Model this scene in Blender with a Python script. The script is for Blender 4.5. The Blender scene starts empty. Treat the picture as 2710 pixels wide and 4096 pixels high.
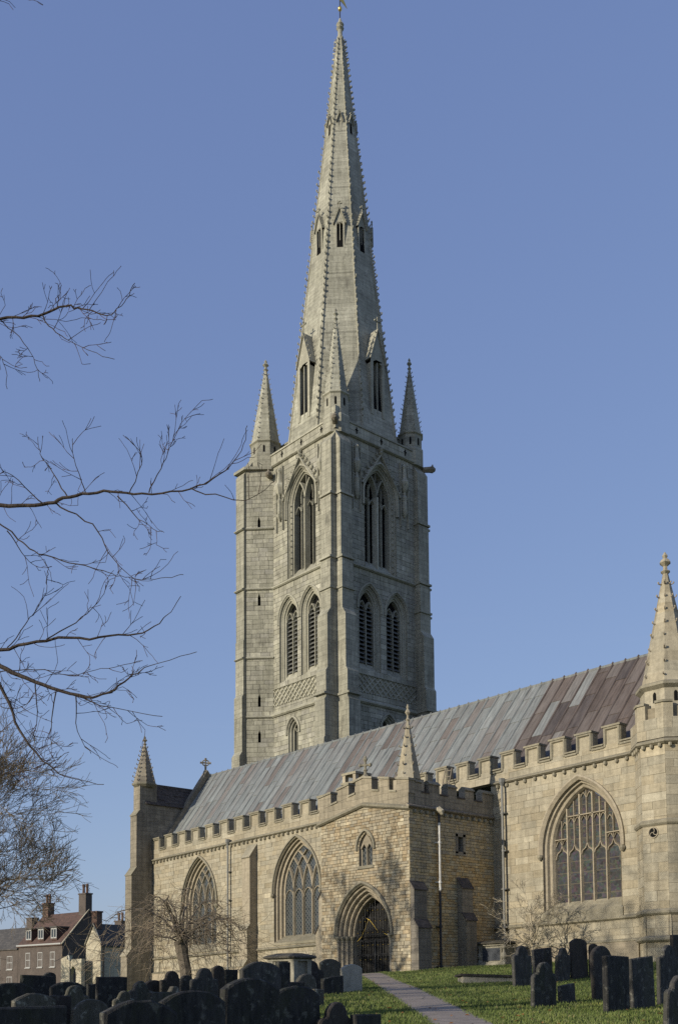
import bpy, math, random
import numpy as np
from mathutils import Vector, Matrix
PI = math.pi
R = math.radians
rng = random.Random(7)

# ------------------------------------------------------------------ camera
sc = bpy.context.scene
col = sc.collection
EYE = Vector((30.927, -30.848, -0.4556))
YAW, PITCH, ROLL = 0.8544, 0.0708, -0.0075
cam = bpy.data.cameras.new('camera')
cam.sensor_fit = 'VERTICAL'
cam.sensor_height = 36.0
cam.sensor_width = 36.0 * 677 / 1024
cam.lens = 4200 / 4096 * 36.0
cam.shift_y = (3648.3 - 2048) / 4096
cam.clip_start = 0.3
cam.clip_end = 3000
fw = Vector((-math.sin(YAW) * math.cos(PITCH), math.cos(YAW) * math.cos(PITCH), math.sin(PITCH)))
r0 = Vector((math.cos(YAW), math.sin(YAW), 0))
u0 = r0.cross(fw)
rt = r0 * math.cos(ROLL) + u0 * math.sin(ROLL)
up = -r0 * math.sin(ROLL) + u0 * math.cos(ROLL)
camo = bpy.data.objects.new('camera', cam)
col.objects.link(camo)
m = Matrix((rt, up, -fw)).transposed().to_4x4()
m.translation = EYE
camo.matrix_world = m
sc.camera = camo

# ------------------------------------------------------------------ light
SUN_AZ = 186.0      # degrees clockwise from north: a little west of south
SUN_EL = 17.0
world = bpy.data.worlds.new('World')
sc.world = world
world.use_nodes = True
wn = world.node_tree
bg = wn.nodes['Background']
sky = wn.nodes.new('ShaderNodeTexSky')
sky.sky_type = 'NISHITA'
sky.sun_disc = False
sky.sun_elevation = R(SUN_EL)
sky.sun_rotation = R(SUN_AZ)
sky.altitude = 20
sky.air_density = 1.0
sky.dust_density = 0.9
sky.ozone_density = 2.0
tint = wn.nodes.new('ShaderNodeMix'); tint.data_type = 'RGBA'; tint.blend_type = 'MULTIPLY'; tint.inputs[0].default_value = 1.0
tint.inputs[7].default_value = (1.12, 0.98, 1.08, 1)       # the camera's white balance
wn.links.new(sky.outputs[0], tint.inputs[6])
# the soft tone response of the photograph: a flatter sky from zenith to horizon
wsp = wn.nodes.new('ShaderNodeSeparateColor'); wcb = wn.nodes.new('ShaderNodeCombineColor')
wn.links.new(tint.outputs[2], wsp.inputs[0])
for ch, (gm, lv) in enumerate(((0.5, 0.955), (0.5, 1.16), (0.36, 1.83))):
    pw_ = wn.nodes.new('ShaderNodeMath'); pw_.operation = 'POWER'; pw_.inputs[1].default_value = gm
    ml_ = wn.nodes.new('ShaderNodeMath'); ml_.operation = 'MULTIPLY'; ml_.inputs[1].default_value = lv
    wn.links.new(wsp.outputs[ch], pw_.inputs[0]); wn.links.new(pw_.outputs[0], ml_.inputs[0]); wn.links.new(ml_.outputs[0], wcb.inputs[ch])
# faint high cirrus
wtc = wn.nodes.new('ShaderNodeTexCoord'); wmp = wn.nodes.new('ShaderNodeMapping'); wmp.inputs['Scale'].default_value = (0.9, 0.9, 30.0)
wmp.inputs['Rotation'].default_value = (0.05, -0.04, 0)
wn.links.new(wtc.outputs['Generated'], wmp.inputs['Vector'])
wnz = wn.nodes.new('ShaderNodeTexNoise'); wnz.inputs['Scale'].default_value = 1.6; wnz.inputs['Detail'].default_value = 6; wnz.inputs['Roughness'].default_value = 0.6
wn.links.new(wmp.outputs[0], wnz.inputs['Vector'])
wrp = wn.nodes.new('ShaderNodeMapRange'); wrp.inputs['From Min'].default_value = 0.54; wrp.inputs['From Max'].default_value = 0.78; wrp.inputs['To Max'].default_value = 0.24
wn.links.new(wnz.outputs['Fac'], wrp.inputs['Value'])
wcl = wn.nodes.new('ShaderNodeMix'); wcl.data_type = 'RGBA'; wcl.inputs[7].default_value = (1.9, 2.3, 3.3, 1)
wsx = wn.nodes.new('ShaderNodeSeparateXYZ'); wn.links.new(wtc.outputs['Generated'], wsx.inputs[0])
wel = wn.nodes.new('ShaderNodeMapRange'); wel.inputs['From Min'].default_value = 0.42; wel.inputs['From Max'].default_value = 0.12
wn.links.new(wsx.outputs[2], wel.inputs['Value'])
wfm = wn.nodes.new('ShaderNodeMath'); wfm.operation = 'MULTIPLY'
wn.links.new(wrp.outputs[0], wfm.inputs[0]); wn.links.new(wel.outputs[0], wfm.inputs[1])
wn.links.new(wfm.outputs[0], wcl.inputs[0]); wn.links.new(wcb.outputs[0], wcl.inputs[6])
wn.links.new(wcl.outputs[2], bg.inputs[0])
bg.inputs[1].default_value = 0.15
sun = bpy.data.lights.new('sun', 'SUN')
sun.energy = 3.5
sun.angle = R(0.5)
sun.color = (1.0, 0.91, 0.74)
suno = bpy.data.objects.new('sun', sun)
col.objects.link(suno)
sd = Vector((math.sin(R(SUN_AZ)) * math.cos(R(SUN_EL)), math.cos(R(SUN_AZ)) * math.cos(R(SUN_EL)), math.sin(R(SUN_EL))))
suno.rotation_euler = sd.to_track_quat('Z', 'Y').to_euler()
suno.location = (0, -60, 60)
sc.view_settings.view_transform = 'Standard'
sc.view_settings.look = 'None'
sc.view_settings.exposure = 0.35
sc.view_settings.gamma = 1.0
sc.view_settings.use_curve_mapping = False
sc.cycles.max_bounces = 6
sc.cycles.use_denoising = False

# ------------------------------------------------------------------ materials
def mat_new(name):
    mt = bpy.data.materials.new(name)
    mt.use_nodes = True
    nt = mt.node_tree
    return mt, nt, nt.nodes['Principled BSDF']

def N(nt, t, **kw):
    n = nt.nodes.new(t)
    for k, v in kw.items():
        setattr(n, k, v)
    return n

def L(nt, a, b):
    nt.links.new(a, b)

def ramp(nt, stops, src):
    r = N(nt, 'ShaderNodeValToRGB')
    el = r.color_ramp.elements
    while len(el) > 1:
        el.remove(el[-1])
    el[0].position = stops[0][0]; el[0].color = (*stops[0][1], 1)
    for p, c in stops[1:]:
        e = el.new(p); e.color = (*c, 1)
    L(nt, src, r.inputs[0])
    return r.outputs[0]

def g3(v):
    return (v, v, v)

def noise(nt, vec, scale, detail=4, rough=0.6):
    n = N(nt, 'ShaderNodeTexNoise')
    n.inputs['Scale'].default_value = scale
    n.inputs['Detail'].default_value = detail
    n.inputs['Roughness'].default_value = rough
    L(nt, vec, n.inputs['Vector'])
    return n.outputs['Fac']

def mul(nt, a, b, fac=1.0):
    n = N(nt, 'ShaderNodeMix', data_type='RGBA', blend_type='MULTIPLY')
    n.inputs[0].default_value = fac
    L(nt, a, n.inputs[6]); L(nt, b, n.inputs[7])
    return n.outputs[2]

def mix(nt, f, a, b):
    n = N(nt, 'ShaderNodeMix', data_type='RGBA')
    L(nt, f, n.inputs[0])
    for s, i in ((a, 6), (b, 7)):
        if isinstance(s, tuple):
            n.inputs[i].default_value = (*s, 1)
        else:
            L(nt, s, n.inputs[i])
    return n.outputs[2]

def stretch(nt, vec, sc3):
    mp = N(nt, 'ShaderNodeMapping')
    mp.inputs['Scale'].default_value = sc3
    L(nt, vec, mp.inputs['Vector'])
    return mp.outputs[0]

def bump(nt, bsdf, h, strength=0.4, dist=0.03):
    b = N(nt, 'ShaderNodeBump')
    b.inputs['Strength'].default_value = strength
    b.inputs['Distance'].default_value = dist
    L(nt, h, b.inputs['Height'])
    L(nt, b.outputs[0], bsdf.inputs['Normal'])

def stone_mat(name, cols, stain=0.35, grey=(0.2, 0.19, 0.16), rough=0.92, streak=0.35, coarse=None, lich=0.0, vr=(0.8, 1.12), crust=0.25):
    """limestone: per-piece tone from the 'tone' attribute, weather stains from position"""
    mt, nt, b = mat_new(name)
    at = N(nt, 'ShaderNodeAttribute', attribute_name='tone')
    sp = N(nt, 'ShaderNodeSeparateColor')
    L(nt, at.outputs['Color'], sp.inputs[0])
    geo = N(nt, 'ShaderNodeNewGeometry')
    pos = geo.outputs['Position']
    k = len(cols)
    c = ramp(nt, [(i / max(1, k - 1), q) for i, q in enumerate(cols)], sp.outputs[0])
    v = ramp(nt, [(0, g3(vr[0])), (1, g3(vr[1]))], sp.outputs[1])
    c = mul(nt, c, v)
    # a few blocks renewed in paler stone
    c = mul(nt, c, ramp(nt, [(0.93, g3(1.0)), (0.97, g3(1.22))], sp.outputs[2]))
    # grain inside the piece
    c = mul(nt, c, ramp(nt, [(0.3, g3(0.78)), (0.7, g3(1.1))], noise(nt, pos, 7, 6, 0.7)))
    # bedding bands and soft clouds
    c = mul(nt, c, ramp(nt, [(0.3, g3(0.84)), (0.7, g3(1.08))], noise(nt, stretch(nt, pos, (0.6, 0.6, 3.5)), 2.2, 5, 0.65)))
    # weathering: patches and vertical runs
    w = noise(nt, pos, 0.32, 6, 0.68)
    wf = ramp(nt, [(0.44, g3(0)), (0.7, g3(stain))], w)
    c = mix(nt, wf, c, grey)
    s = noise(nt, stretch(nt, pos, (1.7, 1.7, 0.16)), 1.0, 5, 0.7)
    sf = ramp(nt, [(0.5, g3(0)), (0.78, g3(streak))], s)
    c = mix(nt, sf, c, grey)
    s2 = noise(nt, stretch(nt, pos, (4.5, 4.5, 0.3)), 1.0, 4, 0.7)
    c = mul(nt, c, ramp(nt, [(0.36, g3(1.06)), (0.7, g3(1.0 - 0.55 * streak))], s2))
    if crust:
        # black crust and soot in irregular patches
        cf = ramp(nt, [(0.54, g3(0)), (0.68, g3(crust))], noise(nt, stretch(nt, pos, (1, 1, 0.55)), 1.15, 9, 0.72))
        c = mix(nt, cf, c, (0.09, 0.085, 0.07))
    if lich:
        lf = ramp(nt, [(0.58, g3(0)), (0.66, g3(lich))], noise(nt, pos, 9, 5, 0.7))
        c = mix(nt, lf, c, (0.42, 0.41, 0.35))
    if coarse:
        # far masonry: course joints as fine relief only
        br = N(nt, 'ShaderNodeTexBrick')
        br.offset = 0.5
        br.inputs['Scale'].default_value = 1.0
        br.inputs['Mortar Size'].default_value = 0.014
        br.inputs['Brick Width'].default_value = coarse[0]
        br.inputs['Row Height'].default_value = coarse[1]
        br.inputs['Color1'].default_value = (0.88, 0.88, 0.88, 1)
        br.inputs['Color2'].default_value = (1.07, 1.07, 1.07, 1)
        br.inputs['Mortar'].default_value = (0.68, 0.68, 0.68, 1)
        sx = N(nt, 'ShaderNodeSeparateXYZ'); L(nt, pos, sx.inputs[0])
        ad = N(nt, 'ShaderNodeMath', operation='SUBTRACT'); L(nt, sx.outputs[0], ad.inputs[0]); L(nt, sx.outputs[1], ad.inputs[1])
        cb = N(nt, 'ShaderNodeCombineXYZ'); L(nt, ad.outputs[0], cb.inputs[0]); L(nt, sx.outputs[2], cb.inputs[1])
        L(nt, cb.outputs[0], br.inputs['Vector'])
        c = mul(nt, c, br.outputs['Color'])
    L(nt, c, b.inputs['Base Color'])
    b.inputs['Roughness'].default_value = rough
    b.inputs['Specular IOR Level'].default_value = 0.2
    bump(nt, b, noise(nt, pos, 14, 6, 0.75), 0.55, 0.03)
    return mt

def plain_mat(name, c, rough=0.6, metal=0.0, var=0.25, scale=6.0, bmp=0.2, spec=0.4):
    mt, nt, b = mat_new(name)
    geo = N(nt, 'ShaderNodeNewGeometry')
    nz = noise(nt, geo.outputs['Position'], scale, 5, 0.65)
    rgb = N(nt, 'ShaderNodeRGB'); rgb.outputs[0].default_value = (*c, 1)
    L(nt, mul(nt, rgb.outputs[0], ramp(nt, [(0.25, g3(1 - var)), (0.75, g3(1 + var))], nz)), b.inputs['Base Color'])
    b.inputs['Roughness'].default_value = rough
    b.inputs['Metallic'].default_value = metal
    b.inputs['Specular IOR Level'].default_value = spec
    if bmp:
        bump(nt, b, nz, bmp, 0.02)
    return mt

M = {}
M['ashlar'] = stone_mat('ashlar_limestone', [(0.383, 0.326, 0.225), (0.412, 0.359, 0.259), (0.432, 0.383, 0.284), (0.392, 0.354, 0.269)], 0.4, (0.25, 0.225, 0.17), streak=0.4, vr=(0.86, 1.08))
M['trim'] = stone_mat('dressed_limestone', [(0.363, 0.307, 0.226), (0.400, 0.344, 0.254)], 0.4, (0.2, 0.185, 0.145), streak=0.35)
M['cap'] = stone_mat('weathered_capstone', [(0.29, 0.26, 0.195), (0.32, 0.285, 0.205)], 0.7, (0.15, 0.14, 0.105), streak=0.3, lich=0.4)
M['rubble'] = stone_mat('coursed_rubble', [(0.36, 0.275, 0.165), (0.44, 0.36, 0.24), (0.49, 0.425, 0.3), (0.33, 0.29, 0.22)], 0.55, (0.23, 0.2, 0.15), streak=0.45)
M['rubble_b'] = stone_mat('parapet_rubble', [(0.4, 0.345, 0.25), (0.43, 0.37, 0.27)], 0.55, (0.2, 0.18, 0.14), streak=0.4, coarse=(0.6, 0.3))
M['ironstone'] = stone_mat('ochre_rubble', [(0.55, 0.38, 0.17), (0.62, 0.45, 0.22), (0.57, 0.47, 0.29), (0.42, 0.36, 0.26)], 0.25, (0.25, 0.21, 0.16), streak=0.3)
M['mortar'] = stone_mat('lime_mortar', [(0.25, 0.215, 0.155)], 0.5, (0.15, 0.135, 0.1))
M['mortar_a'] = stone_mat('fine_lime_mortar', [(0.34, 0.295, 0.215)], 0.4, (0.2, 0.18, 0.135))
M['tower'] = stone_mat('tower_limestone', [(0.372, 0.356, 0.279), (0.408, 0.391, 0.310), (0.427, 0.407, 0.327), (0.378, 0.362, 0.307)], 0.6, (0.185, 0.178, 0.14), streak=0.55, vr=(0.82, 1.1), crust=0.6)
M['tower_mortar'] = stone_mat('tower_mortar', [(0.236, 0.224, 0.165)], 0.5, (0.13, 0.12, 0.09))
M['tower_trim'] = stone_mat('tower_dressings', [(0.384, 0.369, 0.292), (0.421, 0.401, 0.319)], 0.5, (0.19, 0.18, 0.135), streak=0.4)
M['spire'] = stone_mat('spire_limestone', [(0.403, 0.391, 0.313), (0.427, 0.413, 0.334)], 0.5, (0.23, 0.22, 0.165), streak=0.5, coarse=(0.75, 0.3), vr=(0.86, 1.08), crust=0.6)
M['tower_b'] = stone_mat('tower_buttress_stone', [(0.384, 0.369, 0.292), (0.415, 0.395, 0.313)], 0.55, (0.17, 0.165, 0.13), streak=0.55, coarse=(0.8, 0.34), crust=0.6)
M['grey_stone'] = stone_mat('grey_weathered_stone', [(0.28, 0.245, 0.19), (0.35, 0.305, 0.23), (0.24, 0.215, 0.18)], 0.55, (0.14, 0.125, 0.1), streak=0.5, coarse=(0.6, 0.3))
M['tile'] = plain_mat('dark_stone_slates', (0.07, 0.06, 0.055), 0.9, var=0.6, scale=5, bmp=0.6)
M['iron'] = plain_mat('black_ironwork', (0.045, 0.045, 0.047), 0.4, 0.3, bmp=0)
M['gold'] = plain_mat('gilt_metal', (0.8, 0.55, 0.15), 0.3, 0.9, bmp=0)
M['pipe_dark'] = plain_mat('dark_painted_pipe', (0.03, 0.03, 0.035), 0.5, bmp=0)
M['pipe_grey'] = plain_mat('grey_painted_pipe', (0.17, 0.17, 0.16), 0.5, bmp=0)
M['pipe_white'] = plain_mat('pale_painted_pipe', (0.6, 0.58, 0.53), 0.5, bmp=0)
M['oak'] = plain_mat('dark_oak', (0.006, 0.005, 0.004), 0.7, var=0.5, scale=8)  # oak made near-black to stand for the shade inside the porch
M['void'] = plain_mat('dark_interior', (0.012, 0.012, 0.012), 0.95, bmp=0, spec=0.0)  # flat near-black colour standing in for the shade inside openings
M['louver'] = plain_mat('weathered_louver_slate', (0.12, 0.12, 0.11), 0.8, var=0.3, bmp=0.2)

def glass_mat(name, leaded):
    mt, nt, b = mat_new(name)
    geo = N(nt, 'ShaderNodeNewGeometry')
    pos = geo.outputs['Position']
    sx = N(nt, 'ShaderNodeSeparateXYZ'); L(nt, pos, sx.inputs[0])
    if leaded:
        # small diamond quarries in lead
        cb = N(nt, 'ShaderNodeCombineXYZ')
        a = N(nt, 'ShaderNodeMath', operation='ADD'); L(nt, sx.outputs[0], a.inputs[0]); L(nt, sx.outputs[2], a.inputs[1])
        s = N(nt, 'ShaderNodeMath', operation='SUBTRACT'); L(nt, sx.outputs[0], s.inputs[0]); L(nt, sx.outputs[2], s.inputs[1])
        L(nt, a.outputs[0], cb.inputs[0]); L(nt, s.outputs[0], cb.inputs[1])
        ck = N(nt, 'ShaderNodeTexBrick')
        ck.offset = 0.0
        ck.inputs['Scale'].default_value = 1.0
        ck.inputs['Brick Width'].default_value = 0.24
        ck.inputs['Row Height'].default_value = 0.24
        ck.inputs['Mortar Size'].default_value = 0.032
        ck.inputs['Color1'].default_value = (0.014, 0.019, 0.023, 1)
        ck.inputs['Color2'].default_value = (0.045, 0.056, 0.06, 1)
        ck.inputs['Mortar'].default_value = (0.1, 0.1, 0.095, 1)
        L(nt, cb.outputs[0], ck.inputs['Vector'])
        L(nt, ck.outputs['Color'], b.inputs['Base Color'])
        b.inputs['Roughness'].default_value = 0.16
    else:
        # old stained glass seen from outside: dark, faint colours, saddle bars
        vo = N(nt, 'ShaderNodeTexVoronoi'); vo.inputs['Scale'].default_value = 9
        L(nt, pos, vo.inputs['Vector'])
        hs = N(nt, 'ShaderNodeHueSaturation'); hs.inputs['Saturation'].default_value = 0.45; hs.inputs['Value'].default_value = 0.085
        L(nt, vo.outputs['Color'], hs.inputs['Color'])
        c = mix(nt, ramp(nt, [(0.4, g3(0.2)), (0.6, g3(0.75))], noise(nt, pos, 4, 4, 0.6)), hs.outputs[0], (0.022, 0.023, 0.027))
        wv = N(nt, 'ShaderNodeMath', operation='FRACT')
        sc_ = N(nt, 'ShaderNodeMath', operation='MULTIPLY'); sc_.inputs[1].default_value = 2.1
        L(nt, sx.outputs[2], sc_.inputs[0]); L(nt, sc_.outputs[0], wv.inputs[0])
        c = mix(nt, ramp(nt, [(0.0, g3(0.8)), (0.07, g3(0.8)), (0.09, g3(0))], wv.outputs[0]), c, (0.1, 0.085, 0.06))
        L(nt, c, b.inputs['Base Color'])
        b.inputs['Roughness'].default_value = 0.55
        b.inputs['Specular IOR Level'].default_value = 0.25
    bump(nt, b, noise(nt, pos, 5, 2, 0.5), 0.25, 0.05)
    return mt

M['leaded'] = glass_mat('leaded_clear_glass', True)
M['stained'] = glass_mat('old_stained_glass', False)

def lead_mat():
    mt, nt, b = mat_new('lead_sheet')
    at = N(nt, 'ShaderNodeAttribute', attribute_name='tone')
    sp = N(nt, 'ShaderNodeSeparateColor'); L(nt, at.outputs['Color'], sp.inputs[0])
    geo = N(nt, 'ShaderNodeNewGeometry'); pos = geo.outputs['Position']
    c = ramp(nt, [(0, (0.2, 0.216, 0.212)), (0.45, (0.205, 0.214, 0.208)), (0.6, (0.16, 0.14, 0.126)), (0.8, (0.105, 0.081, 0.068)), (1, (0.06, 0.05, 0.047))], sp.outputs[0])
    c = mul(nt, c, ramp(nt, [(0, g3(0.88)), (1, g3(1.12))], sp.outputs[1]))
    st = noise(nt, stretch(nt, pos, (7, 1.0, 0.5)), 1.2, 5, 0.7)
    c = mul(nt, c, ramp(nt, [(0.3, g3(0.55)), (0.7, g3(1.25))], st))
    c = mix(nt, ramp(nt, [(0.48, g3(0)), (0.72, g3(0.55))], noise(nt, stretch(nt, pos, (2.2, 0.6, 0.6)), 0.8, 5, 0.65)), c, (0.155, 0.135, 0.125))
    L(nt, c, b.inputs['Base Color'])
    b.inputs['Roughness'].default_value = 0.62
    b.inputs['Specular IOR Level'].default_value = 0.35
    bump(nt, b, noise(nt, pos, 3, 4, 0.6), 0.25, 0.05)
    return mt
M['lead'] = lead_mat()

# ------------------------------------------------------------------ mesh helpers
class MB:
    """collects polygons and links them as one mesh object"""
    def __init__(s):
        s.v = []; s.f = []; s.c = []; s.tone = None
    def face(s, pts):
        k = len(s.v)
        s.v.extend([tuple(p) for p in pts])
        s.f.append(tuple(range(k, k + len(pts))))
        s.c.append(s.tone or (rng.random(), rng.random(), rng.random()))
    def grid(s, rows, close=False, tone=None):
        """rows of equal length joined by quads"""
        t = tone or s.tone or (rng.random(), rng.random(), rng.random())
        k = len(s.v); n = len(rows[0])
        for r in rows:
            s.v.extend([tuple(p) for p in r])
        for i in range(len(rows) - 1):
            for j in range(n if close else n - 1):
                j2 = (j + 1) % n
                s.f.append((k + i * n + j, k + i * n + j2, k + (i + 1) * n + j2, k + (i + 1) * n + j))
                s.c.append(t)
    def prism(s, base, vec, tone=None):
        """polygon extruded along vec"""
        t = tone or s.tone or (rng.random(), rng.random(), rng.random())
        k = len(s.v); n = len(base)
        vec = Vector(vec)
        b = [Vector(p) for p in base]
        s.v.extend([tuple(p) for p in b]); s.v.extend([tuple(p + vec) for p in b])
        s.f.append(tuple(range(k, k + n))); s.f.append(tuple(range(k + 2 * n - 1, k + n - 1, -1)))
        s.c += [t, t]
        for j in range(n):
            j2 = (j + 1) % n
            s.f.append((k + j, k + n + j, k + n + j2, k + j2)); s.c.append(t)
    def box(s, x0, x1, y0, y1, z0, z1, tone=None):
        s.prism([(x0, y0, z0), (x1, y0, z0), (x1, y1, z0), (x0, y1, z0)], (0, 0, z1 - z0), tone)
    def lathe(s, c, rz, n=8, a0=0.0, sx=1.0, sy=1.0, cap=True, tone=None):
        """rings of (radius, z) about a vertical axis at c=(x,y)"""
        rows = [[(c[0] + r * math.cos(a0 + 2 * PI * j / n) * sx, c[1] + r * math.sin(a0 + 2 * PI * j / n) * sy, z) for j in range(n)] for r, z in rz]
        s.grid(rows, True, tone)
        if cap:
            t = s.tone; s.tone = tone or t
            s.face(rows[0]); s.face(rows[-1]); s.tone = t
    def tube(s, path, rad, n=6, cap=True, tone=None):
        P = [Vector(p) for p in path]
        if not isinstance(rad, (list, tuple)):
            rad = [rad] * len(P)
        rows = []
        prev = None
        for i, p in enumerate(P):
            d = (P[min(i + 1, len(P) - 1)] - P[max(i - 1, 0)])
            d = d.normalized() if d.length > 1e-9 else Vector((0, 0, 1))
            if prev is None:
                a = d.orthogonal().normalized()
            else:
                a = prev - d * prev.dot(d)
                a = a.normalized() if a.length > 1e-6 else d.orthogonal().normalized()
            prev = a
            b = d.cross(a)
            rows.append([p + (a * math.cos(2 * PI * j / n) + b * math.sin(2 * PI * j / n)) * rad[i] for j in range(n)])
        s.grid(rows, True, tone)
        if cap and n > 3:
            s.face(rows[0]); s.face(rows[-1])
    def mesh(s, name, mat, smooth=False):
        me = bpy.data.meshes.new(name)
        me.from_pydata(s.v, [], s.f)
        at = me.attributes.new('tone', 'FLOAT_COLOR', 'FACE')
        arr = np.ones((len(s.f), 4), dtype=np.float32)
        arr[:, :3] = np.array(s.c, dtype=np.float32).reshape(-1, 3)
        at.data.foreach_set('color', arr.ravel())
        if mat is not None:
            me.materials.append(mat)
        if smooth:
            me.polygons.foreach_set('use_smooth', [True] * len(me.polygons))
        me.update()
        return me
    def build(s, name, mat, parent=None, smooth=False):
        return link(name, s.mesh(name, M[mat] if isinstance(mat, str) else mat, smooth), parent)

def link(name, me, parent=None, loc=None, rot=None, scale=None):
    o = bpy.data.objects.new(name, me)
    col.objects.link(o)
    if parent is not None:
        o.parent = parent
    if loc is not None: o.location = loc
    if rot is not None: o.rotation_euler = rot
    if scale is not None: o.scale = scale
    return o

def tag(o, label=None, cat=None, group=None, kind=None):
    if label: o['label'] = label
    if cat: o['category'] = cat
    if group: o['group'] = group
    if kind: o['kind'] = kind
    return o

def empty(name, loc=(0, 0, 0)):
    o = bpy.data.objects.new(name, None)
    o.location = loc
    o.empty_display_size = 0.3
    col.objects.link(o)
    return o

class Frame:
    """a wall plane: u along the wall, z up, d outward"""
    def __init__(s, o, u, n, sh=0.0):
        s.o = Vector((o[0], o[1], 0)); s.u = Vector((u[0], u[1], 0)).normalized(); s.n = Vector((n[0], n[1], 0)).normalized(); s.sh = sh
    def p(s, u, z, d=0.0):
        q = s.o + s.u * u + s.n * d
        q.z = z + s.sh * (q.x + 11.0)
        return q

def arc(cu, hw, zs, h, o=0.0, zb=None, n=8):
    """pointed arch outline offset outward by o, with jambs down to zb"""
    r = (hw * hw + h * h) / (2 * hw)
    dx = r - hw
    Rr = r + o
    aap = math.acos(max(-1, min(1, -dx / Rr)))
    lf = []
    for i in range(n + 1):
        a = PI + (aap - PI) * i / n
        lf.append((cu - hw + r + Rr * math.cos(a), zs + Rr * math.sin(a)))
    rtp = [(2 * cu - x, z) for x, z in reversed(lf[:-1])]
    pts = lf + rtp
    if zb is not None:
        pts = [(cu - hw - o, zb)] + pts + [(cu + hw + o, zb)]
    return pts

class Opening:
    def __init__(s, cu, hw, zs, h, zb, o=0.0):
        s.cu, s.hw, s.zs, s.h, s.zb, s.o = cu, hw, zs, h, zb, o
        s.r = (hw * hw + h * h) / (2 * hw); s.dx = s.r - hw
    def ext(s, z):
        if z < s.zb - 1e-6: return None
        if z <= s.zs: return (s.cu - s.hw - s.o, s.cu + s.hw + s.o)
        q = (s.r + s.o) ** 2 - (z - s.zs) ** 2
        if q <= 0: return None
        w = math.sqrt(q) - s.dx
        if w <= 0: return None
        return (s.cu - w, s.cu + w)

def sweep(mb, F, cu, hw, zs, h, prof, zb, n=8, tone=None):
    """profile of (offset, depth) swept round a pointed arch and its jambs"""
    rows = []
    for o, d in prof:
        rows.append([F.p(u, z, d) for u, z in arc(cu, hw, zs, h, o, zb, n)])
    mb.grid(rows, False, tone)

def bar(mb, F, pts, w, d0, d1, tone=None):
    """flat bar following a polyline in the wall plane"""
    P = [Vector(p) for p in pts]
    lo, hi = [], []
    for i, p in enumerate(P):
        d = (P[min(i + 1, len(P) - 1)] - P[max(i - 1, 0)])
        if d.length < 1e-9: d = Vector((0, 1))
        d.normalize()
        k = 1.0
        if 0 < i < len(P) - 1:
            e = (P[i + 1] - P[i])
            if e.length > 1e-9: k = 1 / max(0.5, abs(e.normalized().dot(d)))
        nn = Vector((-d.y, d.x)) * (w / 2 * k)
        lo.append(p - nn); hi.append(p + nn)
    mid0 = d0
    rows = [[F.p(q.x, q.y, d0) for q in lo], [F.p(q.x * 0.7 + r.x * 0.3, q.y * 0.7 + r.y * 0.3, d1) for q, r in zip(lo, hi)],
            [F.p(q.x * 0.3 + r.x * 0.7, q.y * 0.3 + r.y * 0.7, d1) for q, r in zip(lo, hi)], [F.p(q.x, q.y, d0) for q in hi]]
    mb.grid(rows, False, tone)

def prism_f(mb, F, pts, d0, d1, tone=None):
    """polygon in the wall plane extruded from depth d0 to d1"""
    a = [F.p(u, z, d0) for u, z in pts]
    mb.prism(a, F.n * (d1 - d0), tone)

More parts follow.
